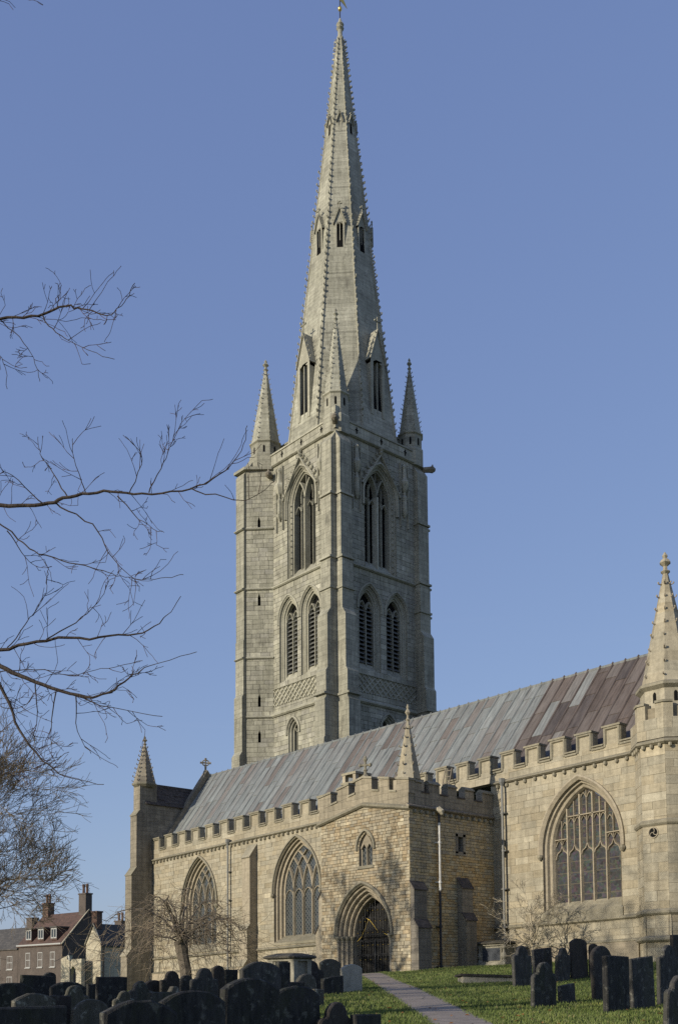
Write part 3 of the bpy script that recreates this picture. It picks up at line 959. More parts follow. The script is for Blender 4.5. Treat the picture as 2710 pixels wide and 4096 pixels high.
# ------------------------------------------------------------------ east turret of the aisle
TC = (8.74, 5.84); TR = 1.29 / math.cos(PI / 8)
octa = lambda r, z, c=TC: [(c[0] + r * math.cos(PI / 8 + k * PI / 4), c[1] + r * math.sin(PI / 8 + k * PI / 4), z) for k in range(8)]
def oct_frame(c, k, inr):
    """frame of the octagon face whose outward normal points at angle k*45 degrees"""
    a = k * PI / 4
    n = (math.cos(a), math.sin(a)); u = (-n[1], n[0])
    return Frame((c[0] + n[0] * inr, c[1] + n[1] * inr), u, n)
side = 1.29 * math.tan(PI / 8)
tcore = MB(); tcore.grid([octa(TR - 0.06, 0.0), octa(TR - 0.06, 10.2)], True); tcore.build('turret_core', 'mortar', church)
for k in (5, 6, 7, 0):
    Fo = oct_frame(TC, k, 1.29)
    masonry(Fo, 'turret_face', -side, side, 2.3, 8.72, [], (0.3, 0.42), (0.5, 0.9), 0.009, 'ashlar', 'mortar_a', church, seed=40 + k, depth=0.012)
    masonry(Fo, 'turret_face', -side - 0.06, side + 0.06, 0.2, 2.3, [], (0.3, 0.42), (0.5, 0.9), 0.009, 'ashlar', 'mortar_a', church, seed=50 + k, depth=0.012)
    Fq = oct_frame(TC, k, 1.41)
    masonry(Fq, 'turret_parapet', -side - 0.05, side + 0.05, 8.95, 9.75, [], (0.36, 0.42), (0.5, 0.9), 0.009, 'ashlar', 'mortar_a', church, seed=60 + k, depth=0.012)
ts_ = MB(); ts_.tone = (0.3, 0.4, 0.5)
for z, e0 in ((8.82, 0.2), (5.72, 0.1), (2.28, 0.14), (1.25, 0.16)):
    t_ = MB(); t_.tone = (0.3, 0.4, 0.5)
    t_.grid([octa(TR - 0.03, z + 0.16), octa(TR + e0 * 0.6, z + 0.1), octa(TR + e0, z + 0.05), octa(TR + e0, z - 0.03), octa(TR + e0 * 0.4, z - 0.1), octa(TR - 0.03, z - 0.12)], True)
    t_.build('turret_string', 'cap', church)
for k in (5, 6, 7):
    Fo = oct_frame(TC, k, 1.29)
    for j in range(3):
        link('modillion', mod_me, church, Fo.p(-0.36 + 0.36 * j, 8.72, 0.09))
tp = MB(); tp.grid([octa(1.52, 8.95), octa(1.52, 9.7), octa(1.2, 9.7)], True); tp.build('turret_gutter', 'cap', church)
for k in range(8):
    a = PI / 8 + k * PI / 4
    if not facing(a): continue
    # merlons wrap the corners
    for dk in (0,):
        mb = MB(); mb.tone = (rng.random(), 0.5, 0.5)
        pc = Vector((TC[0] + 1.5 * math.cos(a), TC[1] + 1.5 * math.sin(a), 0))
        l = Vector((TC[0] + 1.41 * math.cos(a - 0.24), TC[1] + 1.41 * math.sin(a - 0.24), 0))
        r_ = Vector((TC[0] + 1.41 * math.cos(a + 0.24), TC[1] + 1.41 * math.sin(a + 0.24), 0))
        il = Vector((TC[0] + 1.12 * math.cos(a - 0.24), TC[1] + 1.12 * math.sin(a - 0.24), 0)); ir = Vector((TC[0] + 1.12 * math.cos(a + 0.24), TC[1] + 1.12 * math.sin(a + 0.24), 0))
        base = [p + Vector((0, 0, 9.7)) for p in (l, pc, r_, ir, il)]
        mb.prism(base, (0, 0, 0.62)); mer = mb.build('merlon', 'ashlar', church)
        cp = MB(); cp.prism([p + (p - Vector((TC[0], TC[1], p.z))) * 0.04 + Vector((0, 0, 0.62)) for p in base], (0, 0, 0.09)); cp.build('coping', 'cap', mer)
dr = MB(); dr.grid([octa(1.12, 9.3), octa(1.12, 11.05)], True); dr.build('turret_drum', 'ashlar', church)
for k in (6, 7):
    Fo = oct_frame(TC, k, 1.035)
    mb = MB(); prism_f(mb, Fo, arc(0, 0.07, 10.75, 0.12, 0, 10.45, 3), 0.0, 0.012); mb.build('slit', 'void', church)
cn = MB(); cn.grid([octa(1.1, 10.95), octa(1.3, 11.1), octa(1.3, 11.2), octa(1.05, 11.3)], True); cn.build('turret_cornice', 'cap', church)
spirelet('pinnacle', TC, 11.25, 16.75, 1.08, 11, 8, 0.15, 'ashlar', vis=facing, finial=0.9, crock_mat='trim')
# triskele roundel in the turret's south face
Fo = oct_frame(TC, 6, 1.29)
rd = MB()
cz, cu_ = 5.35, -0.05
circ = [(cu_ + 0.2 * math.cos(2 * PI * i / 18), cz + 0.2 * math.sin(2 * PI * i / 18)) for i in range(19)]
bar(rd, Fo, circ, 0.07, -0.02, 0.05)
for i in range(3):
    a0_ = i * 2 * PI / 3 + 0.4
    bar(rd, Fo, [(cu_ + 0.2 * q * math.cos(a0_ + 1.4 * q), cz + 0.2 * q * math.sin(a0_ + 1.4 * q)) for q in (0, 0.3, 0.6, 0.85, 1)], 0.05, -0.02, 0.04)
rdo = rd.build('roundel', 'trim', church)
pane_poly(Fo, circ[:-1], 0.016, 'roundel_void', 'void', rdo)
# ------------------------------------------------------------------ porch
def gable(z):
    if z <= 6.97: return (-5.72, 0.0)
    if z >= 7.49: return None
    t = (z - 6.97) / 0.52
    return (-5.72 + (-2.8 + 5.72) * t, 0.0 + -2.8 * t)
PD = (-2.9, 1.72, 1.75, 2.22)
pops = [Opening(*PD, -1.0), Opening(-2.69, 0.42, 5.6, 0.62, 4.8)]
masonry(FP, 'porch_wall', -5.72, 0, -0.5, 7.49, pops, (0.11, 0.185), (0.16, 0.4), 0.018, 'rubble', 'mortar', church, lim=gable, seed=11)
def ochre(u, z, t, rg):
    # upper courses and the strip by the corner are greyer
    if z > 5.2 or u < 1.3: return (min(1, 0.45 + 0.55 * t[0]), t[1] * 0.8, t[2])
    return (t[0] * 0.75, t[1], t[2])
masonry(FPE, 'porch_wall', 0.0, YA, -0.5, 7.05, [RectOp(2.98, 3.3, 5.38, 6.04)], (0.1, 0.165), (0.15, 0.36), 0.018, 'ironstone', 'mortar_a', church, seed=12, warm=ochre)
pw = MB(); pw.box(-5.72, -5.68, 0.0, YA, -0.5, 7.0); pw.build('porch_wall', 'ashlar', church)
prf = MB(); prf.tone = (0.2, 0.5, 0.5); prf.box(-5.4, -0.3, 0.35, YA - 0.05, 7.3, 7.38); prf.build('porch_roof', 'lead', church)
# side slit window
sw = MB()
for (a, b, c_, d_) in ((2.84, 2.98, 5.3, 6.16), (3.3, 3.46, 5.3, 6.16), (2.84, 3.46, 6.04, 6.2), (2.84, 3.46, 5.22, 5.38)):
    prism_f(sw, FPE, [(a, c_), (b, c_), (b, d_), (a, d_)], -0.02, 0.02)
swo = sw.build('slit_window', 'grey_stone', church)
sr = MB()
for a, b in (((2.98, 5.38), (2.98, 6.04)), ((3.3, 5.38), (3.3, 6.04)), ((2.98, 5.38), (3.3, 5.38)), ((2.98, 6.04), (3.3, 6.04))):
    sr.face([FPE.p(*a, 0), FPE.p(*b, 0), FPE.p(*b, -0.3), FPE.p(*a, -0.3)])
sr.build('reveal', 'grey_stone', swo)
pane_poly(FPE, [(2.98, 5.38), (3.3, 5.38), (3.3, 6.04), (2.98, 6.04)], -0.22, 'pane', 'leaded', swo)
gb = MB(); gb.tube([FPE.p(3.1, 5.38, -0.05), FPE.p(3.1, 6.04, -0.05)], 0.015, 5); gb.build('window_bar', 'iron', swo)
# strings
st = MB()
prof = [(-0.02, 0.16), (0.09, 0.09), (0.16, 0.05), (0.16, -0.03), (0.08, -0.09), (-0.02, -0.1)]
st.grid([[FP.p(u, z + dz, d) for d, dz in prof] for u, z in ((-5.85, 6.95), (-5.72, 6.97), (-2.8, 7.49), (0.0, 7.0), (0.14, 6.98))]); st.build('string_course', 'cap', church)
string('string_course', FPE, -0.15, YA, 7.05, 0.16, 0.15, 'grey_stone')
for i in range(14):
    link('modillion', mod_me, church, FPE.p(0.3 + i * 0.37, 6.93, 0.06))
# parapets
def pz(u):
    return 7.05 + 0.5 * max(0.0, 1 - abs(u + 2.8) / 2.86)
def front_poly(l, r, lo, hi):
    ks = [l] + ([-2.8] if l < -2.8 < r else []) + [r]
    return [(u, pz(u) + lo) for u in ks] + [(u, pz(u) + hi) for u in reversed(ks)]
pf = MB(); prism_f(pf, FP, front_poly(-5.8, 0.0, 0.0, 0.58), -0.34, 0.03); pf.build('parapet', 'rubble_b', church)
mer_f = [(-5.85, -4.98), (-4.5, -3.75), (-3.3, -2.25), (-1.78, -1.15), (-0.7, 0.03)]
for l, r in mer_f:
    mb = MB(); prism_f(mb, FP, front_poly(l, r, 0.58, 1.13), -0.34, 0.03); mer = mb.build('merlon', 'rubble_b', church)
    cp = MB(); prism_f(cp, FP, front_poly(l - 0.04, r + 0.04, 1.13, 1.22), -0.38, 0.08); cp.build('coping', 'cap', mer)
for (l, r) in zip([m_[1] for m_ in mer_f[:-1]], [m_[0] for m_ in mer_f[1:]]):
    cp = MB(); prism_f(cp, FP, front_poly(l, r, 0.58, 0.66), -0.38, 0.08); cp.build('crenel_sill', 'cap', church)
pe = MB(); prism_f(pe, FPE, [(0.34, 7.12), (YA - 0.02, 7.12), (YA - 0.02, 7.72), (0.34, 7.72)], -0.34, 0.03); pe.build('parapet', 'grey_stone', church)
mer_e = [(0.0, 0.72), (1.2, 1.84), (2.36, 2.92), (3.46, 4.05), (4.6, 5.3)]
for i, (l, r) in enumerate(mer_e):
    mb = MB(); prism_f(mb, FPE, [(l if i else 0.345, 7.72), (r, 7.72), (r, 8.14), (l if i else 0.345, 8.14)], -0.34, 0.03); mer = mb.build('merlon', 'grey_stone', church)
    cp = MB()
    A = [FPE.p(l if i else 0.345, z, d) for d, z in ((-0.38, 8.14), (0.08, 8.14), (0.06, 8.2), (-0.1, 8.32), (-0.2, 8.32), (-0.36, 8.2))]
    cp.prism(A, FPE.u * (r - (l if i else 0.345) + 0.02)); cp.build('coping', 'cap', mer)
for (l, r) in zip([m_[1] for m_ in mer_e[:-1]], [m_[0] for m_ in mer_e[1:]]):
    cp = MB(); prism_f(cp, FPE, [(l, 7.72), (r, 7.72), (r, 7.78), (l, 7.78)], -0.38, 0.06); cp.build('crenel_sill', 'tile', church)
# buttresses
buttress('porch_buttress', FPE, 0.02, 0.78, [(3.55, 0.22), (1.95, 0.44)], -0.6, 'grey_stone', cap='tile')
buttress('porch_buttress', FPE, 2.88, 3.56, [(3.75, 0.3), (2.35, 0.5)], -0.5, 'grey_stone', cap='tile')
buttress('porch_buttress', Frame((-5.72, 0), (0, 1), (-1, 0)), 0.02, 0.78, [(3.55, 0.22), (1.95, 0.44)], -0.6, 'trim', cap='tile')
bs = MB()
bs.build if False else None
# pinnacle on the porch corner
pq = MB(); pq.box(-0.95, -0.02, 0.02, 0.95, 7.1, 8.3); pq.build('pinnacle_base', 'trim', church)
spirelet('pinnacle', (-0.5, 0.5), 8.3, 11.6, 0.56, 7, 6, 0.12, 'ashlar', vis=facing, finial=0.75, crock_mat='grey_stone')
# cross on the porch gable
fc = MB(); fc.tone = (0.4, 0.5, 0.5)
c0 = Vector((-2.86, -0.12 + 0.3, 9.3))
fc.lathe((c0.x, c0.y), [(0.2, 8.72), (0.16, 8.82), (0.07, 8.9), (0.06, 9.12)], 6)
for dv in (Vector((0, 0, 1)), Vector((0, 0, -1)), Vector((0.8, 0.5, 0)), Vector((-0.8, -0.5, 0))):
    dv.normalize()
    fc.tube([c0, c0 + dv * 0.14, c0 + dv * 0.24, c0 + dv * (0.4 if dv.z > 0.5 else 0.3)], [0.06, 0.05, 0.1, 0.04], 6)
fc.build('gable_cross', 'cap', church)
# little stone lantern behind the porch gable
ln_ = MB()
lx, ly = -5.15, 1.7
ln_.box(lx - 0.4, lx + 0.4, ly - 0.4, ly + 0.4, 7.2, 8.95); lno = ln_.build('lantern_block', 'trim', church)
for sx_ in (-1, 1):
    for sy_ in (-1, 1):
        l2 = MB(); l2.box(lx + sx_ * 0.36 - 0.1, lx + sx_ * 0.36 + 0.1, ly + sy_ * 0.36 - 0.1, ly + sy_ * 0.36 + 0.1, 9.02, 9.38); l2.build('lantern_pier', 'trim', lno)
l3 = MB(); l3.box(lx - 0.52, lx + 0.52, ly - 0.52, ly + 0.52, 8.94, 9.03); l3.box(lx - 0.5, lx + 0.5, ly - 0.5, ly + 0.5, 9.37, 9.48); l3.build('lantern_cornice', 'cap', lno)
# side drainpipe with carved spout
dp = pipe('drainpipe', FPE, 1.65, 0.16, [(0.0, 3.6, 'pipe_dark'), (3.6, 6.5, 'pipe_white'), (6.5, 6.85, 'pipe_dark')])
gg = MB(); gg.tone = (0.9, 0.7, 0.5)
gg.tube([FPE.p(1.62, 7.08, 0.02), FPE.p(1.62, 7.06, 0.2), FPE.p(1.64, 6.96, 0.34), FPE.p(1.66, 6.84, 0.34)], [0.13, 0.14, 0.12, 0.07], 7); gg.build('carved_spout', 'ashlar', church)
# small two-light window over the door
sm = MB(); sm.tone = (0.5, 0.6, 0.5)
sweep(sm, FP, -2.69, 0.42, 5.6, 0.62, [(0.0, 0.02), (0.0, -0.1), (-0.06, -0.14), (-0.06, -0.24)], 4.8, 6)
smo = sm.build('window', 'trim', church)
hd = MB(); sweep(hd, FP, -2.69, 0.42, 5.6, 0.62, [(0.2, -0.01), (0.2, 0.08), (0.11, 0.1), (0.08, 0.01)], 5.5, 6); hd.build('hood_mould', 'cap', smo)
tr_ = MB()
prism_f(tr_, FP, [(-2.69 - 0.4, 5.62), (-2.69 - 0.36, 5.55), (-2.86, 5.78), (-2.72, 5.58), (-2.66, 5.58), (-2.52, 5.78), (-2.33, 5.55), (-2.29, 5.62), (-2.5, 6.0), (-2.69, 6.2), (-2.88, 6.0)], -0.2, -0.06); tr_.build('tracery', 'trim', smo)
ml = MB(); bar(ml, FP, [(-2.69, 4.8), (-2.69, 5.7)], 0.12, -0.2, -0.05); ml.build('mullion', 'trim', smo)
for a, b in ((-3.05, -2.69), (-2.69, -2.33)):
    pane_poly(FP, [(a, 4.82), (b, 4.82), (b, 5.75), ((a + b) / 2, 5.95), (a, 5.75)], -0.17, 'pane', 'leaded', smo)
sl_ = MB(); prism_f(sl_, FP, [(-3.2, 4.68), (-2.18, 4.68), (-2.18, 4.81), (-3.2, 4.81)], -0.2, 0.04); sl_.build('sill', 'cap', smo)

# portal: receding orders, shafts, gate
pt_ = MB(); pt_.tone = (0.45, 0.55, 0.5)
prof = [(0.0, 0.03), (0.0, -0.1), (-0.04, -0.06), (-0.1, -0.07), (-0.13, -0.14), (-0.13, -0.26), (-0.17, -0.21), (-0.24, -0.22), (-0.27, -0.3), (-0.27, -0.42), (-0.31, -0.37), (-0.38, -0.38), (-0.41, -0.46), (-0.41, -0.58), (-0.45, -0.54), (-0.5, -0.56), (-0.52, -0.64), (-0.52, -0.95)]
sweep(pt_, FP, PD[0], PD[1], PD[2], PD[3], prof, -0.5, 14)
portal = pt_.build('portal', 'trim', church)
hd = MB(); hd.tone = (0.3, 0.35, 0.5); sweep(hd, FP, *PD, [(0.17, -0.01), (0.17, 0.1), (0.08, 0.13), (0.02, 0.03), (0.0, 0.02)], 1.7, 14); hd.build('hood_mould', 'cap', portal)
for s in (-1, 1):
    for (o, d) in ((-0.03, -0.02), (-0.17, -0.17), (-0.31, -0.33), (-0.45, -0.5)):
        cx_ = PD[0] + s * (PD[1] + o)
        cc = (cx_, -d)
        sh_ = MB(); sh_.lathe(cc, [(0.1, -0.1), (0.1, 0.05), (0.075, 0.12), (0.062, 0.18), (0.062, 1.5)], 8); sh_.build('shaft', 'trim', portal, True)
        cp_ = MB(); cp_.lathe(cc, [(0.062, 1.5), (0.085, 1.53), (0.07, 1.57), (0.12, 1.66), (0.14, 1.7), (0.14, 1.77)], 8); cp_.build('capital', 'cap', portal)
dr_ = MB(); prism_f(dr_, FP, arc(PD[0], 1.3, 1.75, 1.75, 0, -0.3, 8), -1.15, -1.08); dro = dr_.build('inner_door', 'oak', church)  # the sheet above the planks stands in for the dark porch interior
for i in range(9):
    u = PD[0] - 1.2 + i * 0.28
    pk = MB(); prism_f(pk, FP, [(u, -0.2), (u + 0.26, -0.2), (u + 0.26, 1.9), (u, 1.9)], -1.08, -1.06); pk.build('plank', 'oak', dro)
gate = MB()
for z, r_ in ((0.02, 0.02), (0.95, 0.018), (1.58, 0.022), (1.82, 0.026)):
    gate.tube([FP.p(PD[0] - 1.17, z, -0.72), FP.p(PD[0] + 1.17, z, -0.72)], r_, 6)
gate.box(PD[0] - 0.03, PD[0] + 0.03, 0.69, 0.75, -0.1, 1.6)
gto = gate.build('iron_gate', 'iron', church)
gbm = MB(); gbm.tube([(0, 0, 0), (0, 0, 1)], 0.009, 5); gbm = gbm.mesh('gate_bar', M['iron'])
kb = MB(); kb.lathe((0, 0), [(0.004, -0.03), (0.022, -0.012), (0.022, 0.012), (0.004, 0.03)], 6); kb = kb.mesh('gilt_knob', M['gold'])
opn = Opening(PD[0], 1.2, 1.75, 1.68, -1)
for i in range(15):
    u = PD[0] - 1.14 + i * 2.28 / 14
    link('gate_bar', gbm, gto, FP.p(u, -0.05, -0.72), None, (1, 1, 1.6 + 0.08 * (i % 2)))
    hgt = math.sqrt(max(0.01, opn.r ** 2 - (abs(u - PD[0]) + opn.dx) ** 2)) + 1.75
    top = hgt - (0.05 if i % 2 else 0.18)
    if top > 1.9: link('gate_bar', gbm, gto, FP.p(u, 1.72, -0.72), None, (1, 1, top - 1.72))
    for z in (1.36, 1.92, 2.42, 2.9):
        if z < top and (i + int(z * 10)) % 2: link('gilt_knob', kb, gto, FP.p(u, z, -0.72))
    if i % 2: link('gilt_knob', kb, gto, FP.p(u, 0.72, -0.72))
for z, hw_ in ((1.5, 1.15), (0.86, 1.15), (2.05, 1.14), (2.55, 1.0), (3.0, 0.6)):
    wv = MB()
    pts = []
    for i in range(int(hw_ * 40) + 1):
        u = -hw_ + i / 20
        pts.append(FP.p(PD[0] + u, z + 0.05 * abs(math.sin(u * PI / 0.254)), -0.735))
    wv.tube(pts, 0.011, 4); wv.build('scroll_rail', 'iron', gto)
sp_ = MB(); sp_.box(PD[0] - 1.75, PD[0] + 1.75, -0.22, 0.7, -0.4, 0.0); sp_.build('door_step', 'grey_stone', church)
M['tape'] = plain_mat('yellow_tape', (0.55, 0.38, 0.06), 0.5, bmp=0)
g_ = lambda px_, z: FP.p(px_, z, -0.66)
tpr = tag(empty('yellow_tape', (0, 0, 0)), 'torn yellow tape tangled in the iron gate of the porch', 'tape')
for pl in ([g_(-4.02, 1.55), g_(-3.75, 1.75), g_(-3.5, 2.1), g_(-3.28, 2.5)], [g_(-3.4, 2.55), g_(-3.2, 2.48), g_(-2.9, 2.18), g_(-2.7, 1.98)], [g_(-2.3, 1.85), g_(-2.1, 1.78), g_(-1.85, 1.82)]):
    tp_ = MB(); tp_.grid([[p + Vector((0, 0, 0.012)) for p in pl], [p - Vector((0, 0, 0.012)) for p in pl]])
    tp_.build('strip', 'tape', tpr)

# ladder standing on the porch roof against the aisle parapet
ld = MB()
for dx_ in (0, 0.42):
    ld.tube([(-2.75 + dx_, 4.55, 7.4), (-2.75 + dx_, 5.2, 9.75)], 0.03, 5)
M['wood'] = plain_mat('weathered_wood', (0.2, 0.17, 0.13), 0.85, var=0.3)
ldo = tag(empty('ladder', (-2.5, 4.5, 7.4)), 'weathered wooden ladder leaning on the aisle parapet behind the porch battlements', 'ladder')
ldo2 = ld.build('ladder_rail', 'wood'); ldo2.parent = ldo; ldo2.matrix_parent_inverse = Matrix.Translation((2.5, -4.5, -7.4))
for i in range(8):
    t = 0.08 + i * 0.125
    rb = MB(); rb.tube([(-2.75, 4.55 + 0.65 * t, 7.4 + 2.35 * t), (-2.33, 4.55 + 0.65 * t, 7.4 + 2.35 * t)], 0.022, 5)
    o = rb.build('rung', 'wood'); o.parent = ldo; o.matrix_parent_inverse = Matrix.Translation((2.5, -4.5, -7.4))

# ------------------------------------------------------------------ tower
def tw_mid(F, cu): return (cu, 1.0, 25.5, 1.5, 21.3)
UPS = (-24.35, 1.55, 33.5, 2.35, 28.55); UPE = (18.15, 1.5, 33.5, 2.35, 28.55)
MS = [tw_mid(FTS, -25.85), tw_mid(FTS, -23.42)]; ME = [tw_mid(FTE, 17.05), tw_mid(FTE, 19.62)]
LS = (-25.35, 0.52, 17.3, 0.8, 15.0); LE = (18.7, 0.55, 17.3, 0.8, 15.0)
def twall(F, u0, u1, ups, mids, low, seed):
    ops = [Opening(*low)] + [Opening(*q) for q in mids] + [Opening(*ups)]
    masonry(F, 'tower_wall', u0, u1, 10.5, 19.4, [ops[0]], (0.28, 0.38), (0.45, 0.95), 0.02, 'tower', 'tower_mortar', church, seed=seed)
    masonry(F, 'tower_wall', u0, u1, 20.72, 28.0, ops[1:3], (0.28, 0.38), (0.45, 0.95), 0.02, 'tower', 'tower_mortar', church, seed=seed + 1)
    masonry(F, 'tower_wall', u0, u1, 28.0, 37.05, [ops[3]], (0.28, 0.38), (0.45, 0.95), 0.02, 'tower', 'tower_mortar', church, seed=seed + 2)
twall(FTS, -28.2, TX1, UPS, MS, LS, 70)
twall(FTE, TY0, TY1, UPE, ME, LE, 80)
ot = MB()
ot.face([(TX0, TY0, 9), (TX0, TY1, 9), (TX0, TY1, 37.1), (TX0, TY0, 37.1)]); ot.face([(TX0, TY1, 9), (TX1, TY1, 9), (TX1, TY1, 37.1), (TX0, TY1, 37.1)])
ot.build('tower_wall', 'tower_b', church)
tr2 = MB(); tr2.box(TX0 + 0.4, TX1 - 0.4, TY0 + 0.4, TY1 - 0.4, 36.9, 37.0); tr2.build('tower_roof', 'lead', church)

def louvers(F, cu, hw, zs, h, zb, d, parent):
    n = int((zs + h - zb) / 0.3)
    for i in range(n):
        z = zb + 0.1 + i * 0.3
        e = Opening(cu, hw, zs, h, -9).ext(z + 0.12)
        if not e: continue
        mb = MB(); q = [F.p(e[0], z, d + 0.16), F.p(e[1], z, d + 0.16), F.p(e[1], z + 0.2, d - 0.06), F.p(e[0], z + 0.2, d - 0.06)]
        mb.prism(q, (0, 0, 0.03)); mb.build('louver_slat', 'louver', parent)

def mid_window(F, cu, hw, zs, h, zb):
    mb = MB(); mb.tone = (0.6, 0.6, 0.5)
    prof = [(0.0, 0.02), (0.0, -0.12), (-0.1, -0.14), (-0.12, -0.2), (-0.22, -0.22), (-0.24, -0.32), (-0.34, -0.34), (-0.34, -0.7)]
    sweep(mb, F, cu, hw, zs, h, prof, zb - 0.55, 8)
    w = mb.build('belfry_window', 'tower_trim', church)
    hd = MB(); sweep(hd, F, cu, hw, zs, h, [(0.2, -0.01), (0.2, 0.08), (0.1, 0.11), (0.05, 0.02), (0, 0.02)], zs - 0.3, 8); hd.build('hood_mould', 'tower_trim', w)
    hi, h2 = inner_arch(cu, hw, zs, h, -0.34)
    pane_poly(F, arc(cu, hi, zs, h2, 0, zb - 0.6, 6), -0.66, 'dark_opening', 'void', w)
    sl = MB(); sl.face([F.p(cu - hw, zb - 0.62, 0.03), F.p(cu + hw, zb - 0.62, 0.03), F.p(cu + hi, zb + 0.35, -0.52), F.p(cu - hi, zb + 0.35, -0.52)]); sl.build('sill', 'tower_trim', w)
    ml = MB(); bar(ml, F, [(cu, zb), (cu, zs - 0.1)], 0.14, -0.62, -0.38)
    ml.build('mullion', 'tower_trim', w)
    for s in (-1, 1):
        hb = MB(); bar(hb, F, [(cu, zs - 0.15), (cu + s * hi * 0.25, zs + 0.32), (cu + s * hi * 0.5, zs + 0.5), (cu + s * hi * 0.8, zs + 0.3), (cu + s * hi, zs - 0.15)], 0.12, -0.62, -0.38); hb.build('light_head', 'tower_trim', w)
        louvers(F, cu + s * hi / 2, hi / 2 - 0.05, zs - 0.1, 0.4, zb + 0.25, -0.56, w)
    return w
for q in MS: mid_window(FTS, *q)
for q in ME: mid_window(FTE, *q)

def upper_window(F, cu, hw, zs, h, zb):
    mb = MB(); mb.tone = (0.6, 0.6, 0.5)
    prof = [(0.0, 0.02), (0.0, -0.1), (-0.08, -0.12), (-0.1, -0.2), (-0.2, -0.22), (-0.24, -0.34), (-0.3, -0.36), (-0.3, -0.9)]
    sweep(mb, F, cu, hw, zs, h, prof, zb - 0.5, 10)
    w = mb.build('belfry_window', 'tower_trim', church)
    hd = MB(); sweep(hd, F, cu, hw, zs, h, [(0.22, -0.01), (0.22, 0.12), (0.1, 0.16), (0.04, 0.03), (0, 0.02)], zs - 0.9, 10); hd.build('hood_mould', 'tower_trim', w)
    hi, h2 = inner_arch(cu, hw, zs, h, -0.3)
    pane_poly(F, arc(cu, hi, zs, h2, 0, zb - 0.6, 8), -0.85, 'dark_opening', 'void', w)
    sl = MB(); sl.face([F.p(cu - hw - 0.05, zb - 0.5, 0.08), F.p(cu + hw + 0.05, zb - 0.5, 0.08), F.p(cu + hi, zb + 0.45, -0.7), F.p(cu - hi, zb + 0.45, -0.7)]); sl.build('sill', 'tower_trim', w)
    def B(nm, pts, wd, d1, d0=-0.7):
        b_ = MB(); bar(b_, F, pts, wd, d0, d1); b_.build(nm, 'tower_trim', w)
    B('mullion', [(cu, zb - 0.2), (cu, zs + 0.2)], 0.3, -0.26)
    r = (hi * hi + h2 * h2) / (2 * hi)
    for s in (-1, 1):
        pts = []
        for k in range(30):
            a = PI - k * 0.05
            u = cu + s * (r + r * math.cos(a)) ; z = zs + 0.1 + r * math.sin(a)
            if not inside_arch(cu, hi, zs, h2, u, z): break
            pts.append((u, z))
        B('tracery_bar', pts, 0.19, -0.3)
        c = cu + s * hi / 2
        B('mullion', [(c, zb), (c, zs + 0.1)], 0.1, -0.5)
        for s2 in (-1, 1):
            cc = c + s2 * hi / 4
            B('light_head', [(cc - hi / 4, zs - 0.5), (cc - hi / 8, zs - 0.18), (cc, zs - 0.02), (cc + hi / 8, zs - 0.18), (cc + hi / 4, zs - 0.5)], 0.08, -0.5)
        B('tracery_bar', [(c, zs + 0.0), (c + s * 0.02, zs + 0.6), (c - s * 0.1, zs + 1.1)], 0.1, -0.5)
    B('tracery_bar', [(cu, zs + 0.15), (cu, zs + h2)], 0.12, -0.45)
    # ballflower beads up the jambs
    bd = MB()
    for s in (-1, 1):
        z = zb
        while z < zs + 0.1:
            p = F.p(cu + s * (hw - 0.15), z, -0.2); bd.lathe((p.x, p.y), [(0.02, z - 0.07), (0.09, z), (0.02, z + 0.07)], 5); z += 0.42
            p = F.p(cu + s * 0.0 + s * 0.09, z - 0.2, -0.33)
    tag(bd.build('ballflowers', 'tower_trim', w), kind='stuff')
    # crocketed gable over the arch
    zt = zs + h + 0.75
    for s in (-1, 1):
        B('gable_moulding', [(cu + s * (hw + 0.32), zs + 0.55), (cu + s * hw * 0.55, zs + h * 0.72 + 0.2), (cu, zt)], 0.16, 0.22, 0.0)
        me = crocket_mesh('tower_trim')
        for i in range(6):
            t = (i + 0.5) / 6
            u = cu + s * (hw + 0.32) * (1 - t); z = zs + 0.55 + (zt - zs - 0.55) * (t ** 0.85) + 0.02
            ang = math.atan2(F.u.y * s, F.u.x * s)
            link('crocket', me, w, F.p(u, z, 0.12), (0, 0, ang), (0.22,) * 3)
    fn = MB(); p = F.p(cu, 0, 0.13); fn.lathe((p.x, p.y), [(0.08, zt - 0.1), (0.22, zt + 0.1), (0.1, zt + 0.22), (0.2, zt + 0.36), (0.05, zt + 0.5)], 6); fn.build('finial', 'tower_trim', w)
    # statue niches either side
    for s in (-1, 1):
        u = cu + s * (hw + 0.78)
        nb = MB()
        for q in (-0.36, 0.36):
            bar(nb, F, [(u + q, 32.0), (u + q, 36.7)], 0.1, 0.0, 0.16)
        niche = nb.build('niche', 'tower_trim', church)
        cn_ = MB(); p = F.p(u, 0, 0.1)
        cn_.lathe((p.x, p.y), [(0.05, 34.55), (0.2, 34.75), (0.36, 35.15), (0.38, 35.3), (0.2, 35.6), (0.14, 36.3), (0.2, 36.45), (0.03, 36.7)], 6); cn_.build('canopy', 'tower_trim', niche)
        fg = MB(); fg.lathe((p.x, p.y), [(0.16, 33.2), (0.2, 33.4), (0.17, 33.9), (0.22, 34.2), (0.1, 34.38), (0.12, 34.5), (0.04, 34.62)], 7); fg.build('statue', 'tower_trim', niche)
        cb_ = MB(); cb_.lathe((p.x, p.y), [(0.05, 32.75), (0.2, 33.0), (0.26, 33.2)], 6); cb_.build('corbel', 'tower_trim', niche)
    return w
upper_window(FTS, *UPS)
upper_window(FTE, *UPE)

